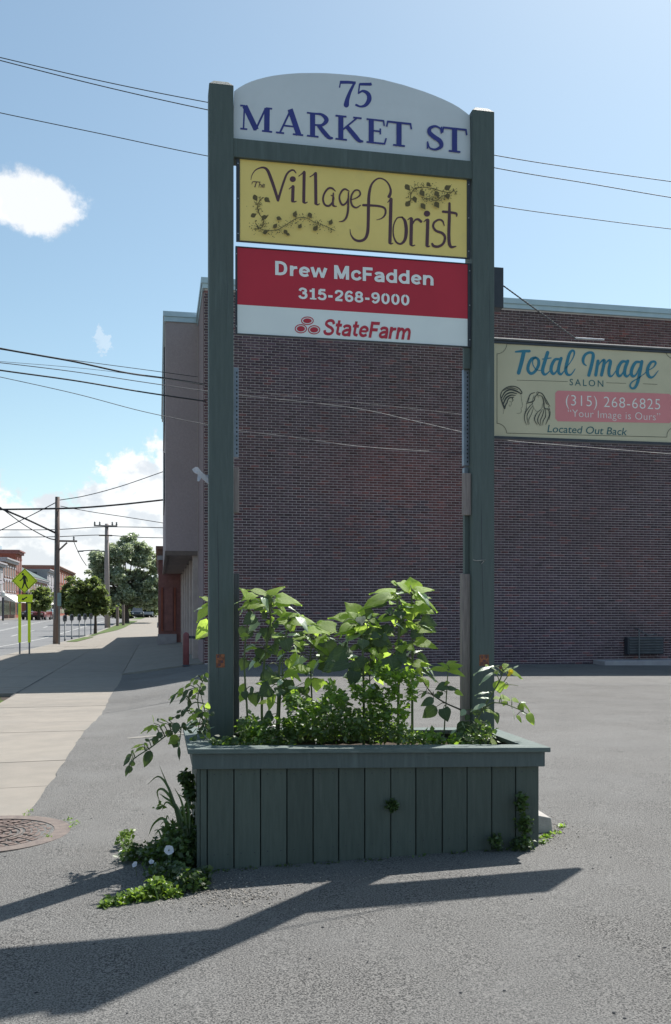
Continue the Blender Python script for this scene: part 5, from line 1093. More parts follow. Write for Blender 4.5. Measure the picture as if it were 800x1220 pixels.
# ------------------------------------------------------------------ weeds on the ground
def gpt(px, py, Z=0.):
    d = FPX * (EYE - Z) / (py - HOR); p = at_d(px, HOR, d); z = g(p.x, p.y); d = FPX * (EYE - z) / (py - HOR); p = at_d(px, HOR, d); return Vector((p.x, p.y, g(p.x, p.y)))
def blades(root, specs, mt, Y, w=.009):
    for pts in specs:
        P = [Vector(q) for q in catmull([tuple(at(x, y, Y + .02 * k)) for k, (x, y) in enumerate(pts)], 5)]
        mb = MB(); n = len(P)
        for i, p in enumerate(P):
            t = (P[min(i + 1, n - 1)] - P[max(0, i - 1)]).normalized(); s = t.cross(Vector((.3, -1, .2))).normalized() * w * (1 - (i / (n - 1)) ** 2 * .95) / 1.0
            mb.v += [tuple(p - s), tuple(p + Vector((0, w * .5, 0))), tuple(p + s)]
        for i in range(n - 1): a = 3 * i; mb.f += [[a, a + 1, a + 4, a + 3], [a + 1, a + 2, a + 5, a + 4]]; mb.m += [0, 0]
        mb.build('grass_blade', M[mt], root, smooth=True)
ZW = (120, 900, 5.714); zw = lambda l: [(x / 5.714 + 120, y / 5.714 + 900) for x, y in l]
b0 = gpt(230, 1035); gr = thing('grass_clump', tuple(b0), 'tall arching grass blades against the left end of the planter', 'grass clump')
Yw = b0.y
sp = [zw([(570, 560), (520, 380), (470, 240), (400, 70)]), zw([(560, 560), (500, 330), (450, 200), (390, 145), (320, 200)]), zw([(540, 500), (500, 330), (430, 235), (385, 250), (410, 340)]), zw([(560, 450), (510, 340), (440, 290), (400, 260)]),
      zw([(560, 520), (520, 380), (450, 320), (415, 380)]), zw([(590, 560), (570, 400), (545, 300), (500, 220)]), zw([(600, 500), (600, 380), (580, 300), (520, 260)]), zw([(470, 480), (420, 430), (360, 470), (325, 550)]), zw([(600, 640), (560, 500), (500, 470), (450, 540)]),
      zw([(620, 660), (600, 560), (560, 480), (520, 500)]), zw([(630, 680), (640, 560), (620, 470), (580, 440)]), zw([(640, 700), (590, 640), (540, 610), (490, 620)]), zw([(650, 720), (600, 600), (580, 560), (540, 540)]), zw([(640, 740), (600, 720), (520, 700), (450, 740)])]
blades(gr, sp, 'herbdark', Yw)
sp2 = []
for k in range(130):
    x, y = random.uniform(430, 655), random.uniform(600, 860); s_ = random.uniform(-1, .3); h = random.uniform(80, 240); sp2.append(zw([(x, y), (x + s_ * 30, y - h * .6), (x + s_ * 70, y - h * .95), (x + s_ * 120, y - h * random.uniform(.6, 1))]))
blades(gr, sp2, 'herbdark', Yw + .02, .006)
def gb(px, py, rx, ry, rz): p = gpt(px, py); return (p.x, p.y, p.z + rz * .7, rx, ry, rz)
wd = foliage('weed_patch', M['herbdark'], None, [gb(215, 1035, .13, .14, .16), (lambda p: (p.x, p.y + .05, p.z + .2, .06, .06, .12))(gpt(226, 1020)), gb(195, 1030, .14, .16, .09), gb(160, 1026, .10, .10, .06), gb(200, 1050, .12, .10, .06), gb(225, 1062, .10, .08, .07), gb(240, 1052, .06, .04, .05)], 2700, (.016, .042), 5,
             label='dark sprawling weeds on the asphalt along the left end of the planter', cat='weeds')
wc = foliage('weed_patch', M['herbdark'], None, [(lambda p: (p.x, p.y, p.z, .035, .04, .05))(at(222, 928, 5.3)), (lambda p: (p.x, p.y, p.z, .03, .04, .06))(at(226, 945, 5.3))], 420, (.015, .04), 6, label='small dark leafy sprig growing from the upper left side of the planter', cat='weeds')
wl = foliage('weed_patch', M['lime'], None, [gb(140, 1078, .06, .05, .025), gb(165, 1074, .09, .06, .035), gb(188, 1068, .08, .06, .045), (lambda p: (p.x, p.y, p.z + .06, .05, .04, .05))(gpt(187, 1070)), gb(205, 1070, .05, .04, .03), gb(125, 1082, .03, .03, .02)], 1300, (.014, .034), 7,
             label='bright lime weed clump sunlit in front of the dark weeds', cat='weeds')
wy = foliage('weed_patch', M['lime'], None, [gb(150, 1008, .05, .06, .05), (lambda p: (p.x, p.y, p.z + .1, .05, .04, .03))(gpt(150, 1012)), (lambda p: (p.x, p.y, p.z + .33, .03, .03, .02))(gpt(188, 1030))], 170, (.015, .035), 8, label='few yellow-green sunlit leaves at the far left edge of the weeds', cat='weeds')
blades(thing('vine_tendril', tuple(gpt(185, 1075)), 'thin looping tendril rising from the lime weed clump', 'tendril'), [zw([(395, 990), (360, 880), (320, 850), (290, 865)])], 'lime', gpt(185, 1075).y, .004)
for (px, py, r, f_, l_) in ((201.5, 1013, .028, (.2, -1, .5), 'largest open white flower facing the viewer in the weeds left of the planter'), (160.5, 1030, .018, (-.6, -.6, .6), 'drooping white flower lowest left in the weeds'), (180.5, 1027, .015, (0, -.7, .7), 'small white flower left of its close twin in the weeds'), (186.5, 1030.5, .014, (.4, -.8, .5), 'small white flower right of its close twin in the weeds')):
    y_ = gpt(px, 1045).y; c = at(px, py, y_ - .05); th_ = thing('white_flower', tuple(c), l_, 'flower', 'white flowers in the weeds by the planter')
    flower(th_, px, py, y_ - .05, r, 'petal', f_); MB().tube([c + Vector((0, .01, 0)), c + Vector((.01, .03, -.06)), c + Vector((0, .05, -.14))], .0018, 5).build('stem', M['stem'], th_)
# weeds at the right foot, sprig between boards, block
foliage('weed_patch', M['herbdark'], None, [(lambda p: (p.x, PYF - .03, p.z, .03, .025, .035))(at(466, 958, PYF))], 130, (.012, .032), 9, label='small sprig growing out between two front planks of the planter', cat='weeds')
foliage('weed_patch', M['herbdark'], None, [(lambda p: (p.x, PYF - .04, p.z, .05, .03, .07))(at(622, 980, PYF)), (lambda p: (p.x, PYF - .06, p.z, .08, .05, .04))(at(618, 1003, PYF)), (lambda p: (p.x, PYF - .04, p.z, .04, .03, .05))(at(588, 1000, PYF)), (lambda p: (p.x, PYF - .04, p.z, .03, .03, .06))(at(618, 955, PYF))], 620, (.012, .035), 10, label='dark vine weeds climbing the right end of the planter front', cat='weeds')
foliage('weed_patch', M['herb'], None, [gb(652, 999, .05, .03, .012), gb(645, 1006, .04, .03, .015), gb(669, 986, .03, .04, .012), gb(664, 994, .03, .03, .01)], 150, (.012, .03), 11, label='low sunlit weeds at the right foot of the planter by the concrete block', cat='weeds')
pbk = gpt(652, 984); ck = thing('concrete_block', tuple(pbk), 'weathered concrete block wedged against the right side of the planter', 'block')
bx0, bx1, by_ = xz(640, 5.42), xz(659.5, 5.42), 5.42
MB().hexa([(bx0, by_, pbk.z - .03), (bx1, by_ - .01, pbk.z - .03), (bx1 + .01, by_ + .3, pbk.z - .03), (bx0, by_ + .3, pbk.z - .03), (bx0, by_ + .01, pbk.z + .115), (bx1 - .012, by_, pbk.z + .095), (bx1, by_ + .28, pbk.z + .10), (bx0, by_ + .28, pbk.z + .115)]).build('block', M['blockc'], ck, .008)
foliage('weed_patch', M['herbdark'], None, [(lambda q: (q.x, PYF - .03, q.z, .12, .03, .015))(gpt(x, y)) for x, y in ((300, 1046), (350, 1042), (400, 1036), (450, 1032), (500, 1026), (550, 1020), (590, 1014), (260, 1048))], 500, (.008, .024), 12, label='thin line of dead and dark weeds along the planter front at ground level', cat='weeds')
def scatter(name, n, region, size, mt, seed, label, cat, flatz=.5):
    r = random.Random(seed); mb = MB()
    for k in range(n):
        px, py = region(r); p = gpt(px, py); s = r.uniform(*size); a = r.uniform(0, 3)
        vs = []
        for (h, q) in ((0, 1), (s * flatz, .6)):
            for m in range(5): t = a + m * 1.2566; rr = s * q * r.uniform(.7, 1.1); vs.append((p.x + rr * math.cos(t), p.y + rr * math.sin(t), p.z + .008 + h))
        mb.add(vs, [(5, 6, 7, 8, 9), (0, 1, 6, 5), (1, 2, 7, 6), (2, 3, 8, 7), (3, 4, 9, 8), (4, 0, 5, 9)])
    o = mb.build(name, mt, None); o['kind'] = 'stuff'; tag(o, label, cat)
scatter('gravel', 620, lambda r: (r.gauss(270, 42), 1068 + r.gauss(0, 9)), (.002, .007), M['pebble'], 1, 'loose gravel crumbs on the asphalt in front of the planter at left', 'gravel')
scatter('gravel', 200, lambda r: (min(690, abs(r.gauss(0, 18)) + 645), 992 + r.gauss(0, 9)), (.002, .007), M['pebble'], 2, 'loose gravel crumbs at the right foot of the planter', 'gravel')
scatter('gravel', 300, lambda r: (r.uniform(250, 640), 1052 - (r.random() * 36) if False else 1048 - (0) + r.gauss(0, 4)), (.002, .005), M['pebble'], 4, 'fine gravel scattered along the planter shadow', 'gravel')
scatter('litter', 60, lambda r: (r.uniform(-60, 860), 840 + 380 * r.random() ** .8), (.004, .009), M['hole'], 3, 'dark specks of leaf litter strewn over the asphalt lot', 'litter', .2)
# soil and turf tuft at left edge
foliage('grass', M['lime'], None, [(-3.05, 18.0, g(-3, 18) + .02, .16, .8, .04), (-3.2, 16.5, g(-3, 16) + .02, .2, 1.2, .05), (-3.3, 14, g(-3, 14) + .02, .3, 1.6, .05), (-3.6, 11, g(-3, 11) + .02, .6, 2.5, .05)], 3000, (.04, .09), 21, label='grass strip left of the sunlit sidewalk slabs', cat='grass', lance=.1)
foliage('grass', M['herb'], None, [(lambda p: (p.x, p.y, p.z + .01, .03, .05, .012))(gpt(x, y)) for x, y in ((36, 968), (31, 973), (82, 978), (88, 981), (85, 986), (58, 998), (91, 984))], 160, (.008, .02), 22, label='tiny weeds in the asphalt seam round the pinkish cover', cat='grass', lance=.3)

# ------------------------------------------------------------------ street furniture
def gy(X, Y): return g(X, Y)
# crossing sign
YC = 38.6; X1, X2 = xz(23.6, YC), xz(35, YC); zc = g(X1, YC)
cs_ = thing('crossing_sign', ((X1 + X2) / 2, YC, zc), 'fluorescent yellow-green pedestrian crossing diamond sign on two posts by the street', 'sign')
for X in (X1, X2):
    pp = MB().box(X - .03, X + .03, YC - .02, YC + .02, zc - .1, zat(30, 706, YC)).build('post', M['postgrey'], cs_)
    MB().box(X - .055, X + .055, YC - .035, YC - .021, zat(30, 765.5, YC), zat(30, 719, YC)).build('reflective_strip', M['hivis'], pp)
MB().box(X1 - .03, X1 + .03, YC - .02, YC + .0, zat(30, 706, YC) + .002, zat(30, 690, YC)).build('bracket', M['postgrey'], cs_)
def diamond(cx, cz, r, y0, y1, name, mt, par):
    return MB().prism([(cx - r, cz), (cx, cz - r), (cx + r, cz), (cx, cz + r)], 1, y0, y1).build(name, mt, par)
dc = at(29.3, 692, YC - .05); rr = 14.9 * YC * .95 / 1100
dk = diamond(dc.x, dc.z, rr, YC - .045, YC - .03, 'sign_plate', M['hivis'], cs_)
PR = Print(YC - .045)
for a, b in (((-1, 0), (0, 1)), ((0, 1), (1, 0)), ((1, 0), (0, -1)), ((0, -1), (-1, 0))):
    PR.stroke([(29.3 + a[0] * 13.9, 692 + a[1] * 13.9), (29.3 + b[0] * 13.9, 692 + b[1] * 13.9)], .55, smooth=False, cap=False)
ZS = (0, 640, 6.667)
PR.disc(181, 294, 9, 9, ZS); t = lambda p, w, **k: PR.stroke(p, w, Zm=ZS, **k)
t([(192, 312), (197, 360)], 22); t([(185, 315), (175, 335), (158, 346)], 8, smooth=False); t([(203, 312), (213, 330), (216, 350)], 8, smooth=False); t([(192, 358), (186, 380), (177, 405)], [13, 11, 9], smooth=False); t([(200, 358), (208, 382), (220, 405)], [13, 11, 9], smooth=False)
PR.build('symbol', M['black'], cs_)
pa, pb_ = at(21, 717.5, YC - .05), at(38.7, 708.3, YC - .05)
MB().box(pa.x, pb_.x, YC - .045, YC - .036, pa.z, pb_.z).build('arrow_plate', M['hivis'], cs_)
PR = Print(YC - .045); t = lambda p, w, **k: PR.stroke(p, w, Zm=ZS, **k)
t([(215, 476), (185, 494)], 9, smooth=False, cap=False); PR.poly([(170, 502), (180, 480), (196, 500)][::-1], ZS); PR.build('arrow', M['black'], cs_)
# utility poles
YP1 = 50.2; xp = xz(68, YP1); zp = g(xp, YP1)
up = thing('utility_pole', (xp, YP1, zp), 'tall wooden utility pole near the crossing sign with a side arm pointing right', 'utility pole')
MB().tube([(xp - .05, YP1, zp - .2), (xp, YP1, 4), (xp + .02, YP1, zat(69, 592, YP1))], [.17, .14, .115], 12).build('pole', M['pole'], up, smooth=True)
MB().box(xp + .1, xz(92, YP1), YP1 - .06, YP1 + .06, zat(80, 645.7, YP1), zat(80, 643.7, YP1)).build('side_arm', M['pole'], up)
MB().tube([(xp + .1, YP1, zat(70, 655.5, YP1)), (xz(80, YP1), YP1, zat(80, 646.5, YP1))], .045, 6).build('brace', M['pole'], up)
MB().tube([(xp - .09, YP1 - .14, 1), (xp - .05, YP1 - .14, zat(66, 600, YP1))], .03, 6).build('conduit', M['greymetal'], up)
mb = MB(); mb.lathe([(.03, 0), (.05, .05), (.03, .1), (.05, .15), (.02, .2)], (xz(88, YP1), YP1, zat(88, 643.7, YP1)), 8); mb.build('insulator', M['greymetal'], up)
YPn = 49.3; xs_ = xz(70.7, YPn); zs_ = g(xs_, YPn)
sg = thing('street_sign', (xs_, YPn, zs_), 'thin post with a pale blue-green sign seen edge-on right of the utility pole', 'sign')
MB().tube([(xs_, YPn, zs_ - .1), (xs_, YPn, zat(70, 706, YPn))], .04, 8).build('post', M['postgrey'], sg)
MB().box(xz(68.5, YPn), xz(73, YPn), YPn - .07, YPn - .045, zat(70, 722, YPn), zat(70, 706.5, YPn)).build('plate', M['bluegreen'], sg)
YP2 = 80.0; xp = xz(127.3, YP2); zp = g(xp, YP2)
u2 = thing('utility_pole', (xp, YP2, zp), 'farther utility pole with two crossarms in front of the big tree', 'utility pole')
MB().tube([(xp + .06, YP2, zp - .2), (xp, YP2, 5), (xp, YP2, zat(127, 624, YP2))], [.24, .2, .15], 12).build('pole', M['woodgrey'], u2, smooth=True)
for (x0, x1, yy) in ((112, 140, 626.5), (118, 134, 638)):
    MB().box(xz(x0, YP2), xz(x1, YP2), YP2 - .16, YP2 - .05, zat(127, yy + .9, YP2), zat(127, yy - .7, YP2)).build('crossarm', M['woodgrey'], u2)
for px in (113, 119, 134, 139): MB().lathe([(.05, 0), (.09, .08), (.05, .16), (.08, .24), (.02, .3)], (xz(px, YP2), YP2 - .1, zat(127, 625.8, YP2)), 8).build('insulator', M['greymetal'], u2)
MB().tube([(xp - .1, YP2, zat(127, 657.5, YP2)), (xz(112, YP2), YP2, zat(112, 655.5, YP2)), (xz(99, YP2), YP2, zat(99, 656.2, YP2))], .045, 6).build('lamp_arm', M['greymetal'], u2)
lh = MB().hexa([(xz(92.2, YP2), YP2 - .18, zat(92, 657.6, YP2)), (xz(99.5, YP2), YP2 - .12, zat(92, 657.4, YP2)), (xz(99.5, YP2), YP2 + .12, zat(92, 657.4, YP2)), (xz(92.2, YP2), YP2 + .18, zat(92, 657.6, YP2)),
           (xz(93, YP2), YP2 - .1, zat(92, 656, YP2)), (xz(99.5, YP2), YP2 - .08, zat(92, 655.6, YP2)), (xz(99.5, YP2), YP2 + .08, zat(92, 655.6, YP2)), (xz(93, YP2), YP2 + .1, zat(92, 656, YP2))]).build('lamp_head', M['greymetal'], u2, .02)
# parking meters
def meter():
    r = bpy.data.objects.new('parking_meter', None); COL.objects.link(r); ROOT[r.name] = Vector((0, 0, 0))
    MB().lathe([(.05, -.1), (.05, .05), (.038, .06), (.036, 1.08)], n=10).build('post', M['postgrey'], r, smooth=True)
    MB().prism([(-.09, 1.08), (.09, 1.08), (.115, 1.22), (.11, 1.36), (.07, 1.46), (0, 1.49), (-.07, 1.46), (-.11, 1.36), (-.115, 1.22)], 1, -.06, .06).build('head', M['greymetal'], r, .01)
    MB().box(-.06, .06, -.068, -.061, 1.28, 1.4).build('display_window', M['glass'], r); return r
m0 = meter(); mlab = ['parking meter nearest the wooden utility pole', 'parking meter second from the wooden utility pole', 'middle parking meter of the row of five', 'parking meter second from the small street tree', 'parking meter nearest the small street tree trunk']
for k, (px, Y) in enumerate(((77.3, 57.5), (85.5, 60.5), (94.5, 61), (101.3, 63.5), (108.3, 66))):
    o = m0 if k == 0 else copytree(m0); x = xz(px, Y); o.location = (x, Y, g(x, Y) - .02); o.rotation_euler.z = .5; tag(o, mlab[k], 'parking meter', 'parking meters along the kerb'); ROOT[o.name] = o.location.copy()
# far posts between tree and pole
for k, (px, y0, Y, l_) in enumerate(((140, 723, 84, 'short grey post left of two beneath the big tree'), (147, 720.5, 86, 'short grey post right of two beneath the big tree'))):
    x = xz(px, Y); t_ = thing('bare_post', (x, Y, g(x, Y)), l_, 'post', 'short posts beneath the big tree'); MB().tube([(x, Y, g(x, Y) - .1), (x, Y, zat(px, y0, Y))], .13, 8).build('post', M['pole'], t_)

# ------------------------------------------------------------------ trees
def tree(label, trunk, crown, n, size, mt, seed, group=None, name='tree', tr=.25, Y=100, jy=1.0):
    (bx, top_y) = trunk; x = xz(bx, Y); z0 = g(x, Y); ztop = zat(bx, top_y, Y)
    root = thing(name, (x, Y, z0), label, 'tree', group); s = Y / 1100
    mb = MB(); mb.tube([(x, Y, z0 - .2), (x + tr * .2, Y, (z0 + ztop) / 2), (x, Y, ztop)], [tr * 1.2, tr * .85, tr * .6], 10)
    r = random.Random(seed); C = []
    for (px, py, rad) in crown:
        for q in range(3 if rad * s > 1.2 else 2):
            yy = Y + r.uniform(-1, 1) * rad * s * jy; p = at(px + r.uniform(-.3, .3) * rad, py + r.uniform(-.3, .3) * rad, Y)
            rr = rad * s * r.uniform(.7, 1.0); C.append((p.x, yy, p.z, rr, rr, rr * .75)); 
        p = at(px, py, Y); mb.tube([(x, Y, ztop - .3), ((x + p.x) / 2, (Y + yy) / 2, (ztop + p.z) / 2 + .2), (p.x, yy, p.z)], [tr * .4, tr * .2, tr * .06], 6)
    mb.build('trunk', M['bark'], root)
    # clump structure: many small clumps on the big blobs
    cl = []
    for c in C:
        for q in range(14):
            d = Vector((r.gauss(0, 1), r.gauss(0, 1), r.gauss(0, 1))).normalized(); e = r.uniform(.1, 1.15); k = r.uniform(.28, .5)
            cl.append((c[0] + d.x * c[3] * e, c[1] + d.y * c[4] * e, c[2] + d.z * c[5] * e, c[3] * k, c[4] * k, c[5] * k * .8))
    foliage('crown', M[mt], root, cl, n, size, seed, kind=None, lance=.4); return root
tree('big silvery green tree standing over the far end of the sidewalk', (150, 720), [(125, 668, 14), (150, 660, 16), (172, 668, 15), (140, 685, 18), (165, 688, 20), (182, 695, 14), (120, 690, 12), (112, 662, 8), (150, 708, 18), (175, 715, 15), (135, 652, 11), (160, 650, 12), (184, 675, 11), (118, 680, 12), (186, 700, 10), (172, 654, 10), (130, 712, 12), (184, 722, 9), (146, 648, 6)],
     60000, (.16, .36), 'crown1', 31, Y=95, tr=.3)
tree('small dark street tree with a thin bare trunk by the parking meters', (113.5, 728), [(95, 703, 10), (108, 698, 11), (120, 702, 9), (100, 715, 13), (117, 716, 11), (88, 712, 8), (125, 718, 7), (110, 727, 9), (96, 728, 8), (113, 690, 5), (124, 728, 6), (83, 722, 6)], 15000, (.13, .26), 'crown2', 32, Y=67, tr=.11, jy=.7)
GT = 'trees down the street'
tree('dark tree in front of the brick shops behind the crossing sign', (46, 728), [(38, 712, 8), (48, 708, 9), (56, 716, 7), (42, 722, 8), (53, 725, 6)], 2600, (.25, .5), 'crown2', 33, GT, Y=118, tr=.2)
tree('dark tree right behind the wooden utility pole', (78, 732), [(72, 708, 8), (82, 700, 8), (90, 706, 9), (78, 718, 9), (92, 720, 9), (86, 728, 7), (84, 690, 5)], 3200, (.3, .6), 'crown2', 34, GT, Y=135, tr=.2)
tree('tree seen low between the small tree and the big tree', (128, 735), [(118, 722, 9), (130, 726, 9), (142, 730, 8), (108, 728, 8), (150, 732, 7)], 3000, (.3, .6), 'crown2', 35, GT, Y=140, tr=.25)
tree('low dark tree at the far end of the sidewalk beside the brick shop', (176, 735), [(162, 720, 10), (174, 712, 12), (186, 716, 10), (168, 728, 9), (182, 728, 8), (150, 726, 8)], 6000, (.3, .6), 'crown2', 36, GT, Y=150, tr=.25)
for k, (px, py, rad, Y, l_) in enumerate(((60, 700, 12, 250, 'hazy treetop showing above the far roofs left'), (105, 708, 16, 230, 'hazy rounded tree far down the street centre'), (150, 716, 18, 240, 'hazy wide tree far behind the big tree'), (180, 720, 14, 220, 'hazy tree farthest right down the street'), (20, 722, 14, 300, 'hazy treetop behind the leftmost shops'))):
    tree(l_, (px, 730), [(px - rad * .6, py + 4, rad * .7), (px, py, rad * .8), (px + rad * .6, py + 4, rad * .7), (px, py + 12, rad)], 1800, (.7, 1.3), 'crown3', 40 + k, 'hazy trees beyond the street', Y=Y, tr=.4)

# ------------------------------------------------------------------ buildings across the street (fronts face the road at X = -20.5)
XF = -20.5
def yat(px): # distance along the street at which the facade line meets a pixel column
    q = (px - 400) / FPX; return XF / (math.tan(YAW + math.atan(q)))
def shop(label, px0, px1, ytop, mt, storeys, bays, trim, awn=None, Xf=XF, flat_top=True, chimney=None, mid=None, y_over=None):
    Y0, Y1 = (yat(px0), yat(px1)) if y_over is None else y_over
    zg_ = g(Xf, Y0); zt_ = zat((px0 + px1) / 2, ytop, (Y0 + Y1) / 2) if y_over is None else ytop
    r = thing('shop_building', (Xf, (Y0 + Y1) / 2, zg_), label, 'building')
    MB().box(Xf - 14, Xf, Y0 + .02, Y1 - .02, zg_ - .3, zt_ - .5).build('wall', M[mt], r)
    mb = MB(); mb.box(Xf - 14.1, Xf + .35, Y0 - .1, Y1 + .0, zt_ - .5, zt_ - .15); mb.box(Xf - 14.15, Xf + .55, Y0 - .2, Y1 + .0, zt_ - .149, zt_ + .05); mb.build('cornice', M[trim], r)
    gh = 3.4; sh = (zt_ - .8 - zg_ - gh) / (storeys - 1); bw = (Y1 - Y0) / bays
    wme = None
    for s in range(storeys - 1):
        for b in range(bays):
            yc = Y0 + bw * (b + .5); z = zg_ + gh + sh * s + sh * .22
            w = MB().box(Xf - .02, Xf + .02, yc - bw * .2, yc + bw * .2, z, z + sh * .6).build('window', M['glass'], r)
            mb = MB(); mb.box(Xf - .02, Xf + .12, yc - bw * .26, yc + bw * .26, z - .15, z - .002); mb.build('window_sill', M[trim], w)
            mb = MB(); mb.box(Xf - .02, Xf + .12, yc - bw * .26, yc + bw * .26, z + sh * .6 + .002, z + sh * .6 + .3); mb.build('lintel', M[trim], w)
            MB().box(Xf + .0201, Xf + .05, yc - .05, yc + .05, z, z + sh * .6).build('window_frame', M['beige'], w)
        MB().box(Xf - .02, Xf + .1, Y0 + .05, Y1 - .05, zg_ + gh + sh * s - .12, zg_ + gh + sh * s + .08).build('string_course', M[trim], r)
    for s in range(2): # end wall windows toward the camera
        for b in range(3): MB().box(Xf - 3 - b * 3.6, Xf - 1.9 - b * 3.6, Y0 - .03, Y0 + .01, zg_ + gh + .8 + s * 3, zg_ + gh + 2.4 + s * 3).build('window', M['glass'], r)
    nb_ = max(2, bays // 2)
    for b in range(nb_):
        y0, y1 = Y0 + (Y1 - Y0) * b / nb_ + .5, Y0 + (Y1 - Y0) * (b + 1) / nb_ - .5
        MB().box(Xf - .02, Xf + .03, y0, y1, zg_ + .5, zg_ + 2.5).build('shop_window', M['glass'], r)
        if awn:
            MB().hexa([(Xf + .04, y0 - .2, zg_ + 2.5), (Xf + 1.5, y0 - .2, zg_ + 2.2), (Xf + 1.5, y1 + .2, zg_ + 2.2), (Xf + .04, y1 + .2, zg_ + 2.5), (Xf + .04, y0 - .2, zg_ + 3.3), (Xf + 1.5, y0 - .2, zg_ + 2.3), (Xf + 1.5, y1 + .2, zg_ + 2.3), (Xf + .04, y1 + .2, zg_ + 3.3)]).build('awning', M['awning'], r)
    if chimney:
        for (dx, dy) in chimney: MB().box(Xf - dx - 1, Xf - dx, Y0 + dy, Y0 + dy + 1.4, zt_ - .1, zt_ + 1.5).build('chimney', M[mt], r, .05)
    return r
shop('grey fronted two storey shop at the far left edge across the street', -60, 4, 664, 'stonebase', 3, 6, 'stonebase')
shop('brown brick three storey shop with white awnings across the street', 4, 19, 667, 'brownbrick', 3, 5, 'stonebase', awn=True)
shop('tall red brick block with a chimney across the street left of the crossing sign', 19.01, 26, 657, 'redbrick2', 3, 3, 'redbrick', chimney=[(6, .5)])
gb_ = shop('low brick shop row with a green-grey pitched roof behind the crossing sign', 32, 56, 690, 'brownbrick', 2, 8, 'stonebase', awn=True)
Y0, Y1 = yat(32), yat(56); zz = zat(44, 690, (Y0 + Y1) / 2) + .06
MB().hexa([(XF - 13.8, Y0 - .3, zz), (XF + .6, Y0 - .3, zz), (XF + .6, Y1, zz), (XF - 13.8, Y1, zz), (XF - 8.5, Y0 - .3, zz + 3.6), (XF - 6.5, Y0 - .3, zz + 3.6), (XF - 6.5, Y1, zz + 3.6), (XF - 8.5, Y1, zz + 3.6)]).build('pitched_roof', M['roofgreen'], gb_)
MB().box(XF - 6, XF - 4.6, Y0 + 3, Y0 + 5, zz + .5, zz + 5.0).build('roof_vent', M['coping'], gb_)
shop('pale stone fronted shop behind the wooden utility pole', 56.5, 66, 680, 'stonebase', 3, 3, 'stonebase')
shop('red brick flat-roofed block right of the wooden utility pole', 66.5, 88, 679, 'redbrick2', 3, 8, 'brownbrick')
# slim far-pavement trees/lamps
for k, (px, yt, l_) in enumerate(((3.5, 712, 'dark lamp post at the far left edge across the street'), (32, 706, 'slim lamp post across the street between the sign posts'))):
    Y = 112 + 8 * k; x = xz(px, Y); t_ = thing('lamp_post', (x, Y, g(x, Y)), l_, 'lamp post'); MB().tube([(x, Y, g(x, Y) - .1), (x, Y, zat(px, yt, Y))], .12, 8).build('pole', M['darkmetal'], t_); MB().lathe([(.1, 0), (.28, .2), (.25, .6), (.05, .8)], (x, Y, zat(px, yt, Y)), 10).build('lantern', M['lamp'], t_)

# ------------------------------------------------------------------ cars
def car(paint, label, loc, rz, suv=True, group=None):
    r = bpy.data.objects.new('parked_car', None); COL.objects.link(r); ROOT[r.name] = Vector((0, 0, 0)); h = 1.68 if suv else 1.42
    prof = [(-2.25, .35), (-2.3, .75), (-2.2, 1.0), (-1.1, 1.08), (1.95, 1.1), (2.25, 1.0), (2.3, .6), (2.2, .32)]
    mb = MB(); n = len(prof); sec = [(-.92, .97), (-.80, 1.0), (.80, 1.0), (.92, .97)]
    for (yv, k) in sec: mb.v += [(x * k, yv, z) for x, z in prof]
    for s in range(3):
        for i in range(n): a = s * n + i; b = s * n + (i + 1) % n; mb.f.append([a, a + n, b + n, b]); mb.m.append(0)
    mb.f += [list(range(n)), list(range(3 * n, 4 * n))[::-1]]; mb.m += [0, 0]
    mb.build('body', M[paint], r, .05, True)
    mb = MB(); rear = 2.05 if suv else 1.7
    mb.hexa([(-1.15, -.82, 1.06), (rear, -.82, 1.08), (rear, .82, 1.08), (-1.15, .82, 1.06), (-.45, -.66, h - .06), (rear - .35, -.66, h - .06), (rear - .35, .66, h - .06), (-.45, .66, h - .06)])
    mb.build('windows', M['glass'], r)
    MB().hexa([(-.5, -.68, h - .06), (rear - .3, -.68, h - .06), (rear - .3, .68, h - .06), (-.5, .68, h - .06), (-.4, -.6, h), (rear - .45, -.6, h), (rear - .45, .6, h), (-.4, .6, h)]).build('roof', M[paint], r, .02)
    for sx in (-1.42, 1.38):
        for sy in (-.93, .73):
            w = MB(); w.tube([(sx, sy, .34), (sx, sy + .2, .34)], .34, 18); wo = w.build('wheel', M['tyre'], r)
            w = MB(); w.tube([(sx, sy - .01 if sy < 0 else sy + .19, .34), (sx, sy + .01 if sy < 0 else sy + .21, .34)], .2, 12); w.build('rim', M['greymetal'], wo)
    for sy in (-.72, .5):
        MB().box(-2.31, -2.2, sy, sy + .24, .72, .88).build('headlight', M['lamp'], r); MB().box(2.18, 2.31, sy, sy + .2, .75, 1.0).build('tail_light', M['tailred'], r)
    MB().box(-2.36, -2.2, -.85, .85, .36, .58).build('bumper', M['black'], r)
    r.location = loc; r.rotation_euler.z = rz; ROOT[r.name] = Vector(loc); tag(r, label, 'car', group); return r
GCAR = 'cars parked or waiting down the street'
def carat(paint, label, px, Y, rz, suv=True): x = xz(px, Y); car(paint, label, (x, Y, g(x, Y) - .12), rz, suv, GCAR)
carat('paintmaroon', 'maroon suv parked facing the crossing across the street', 49, 122, math.radians(84))
carat('paintdark', 'dark car parked left of the maroon suv', 39.5, 126, math.radians(80), False)
carat('paintsilver', 'silver car just visible behind the maroon suv', 57, 136, math.radians(85), False)
carat('paintdark', 'dark car far off beyond the big tree trunk', 164, 142, math.radians(90)); carat('paintsilver', 'pale car at the very end of the sidewalk', 178, 150, math.radians(80), False)

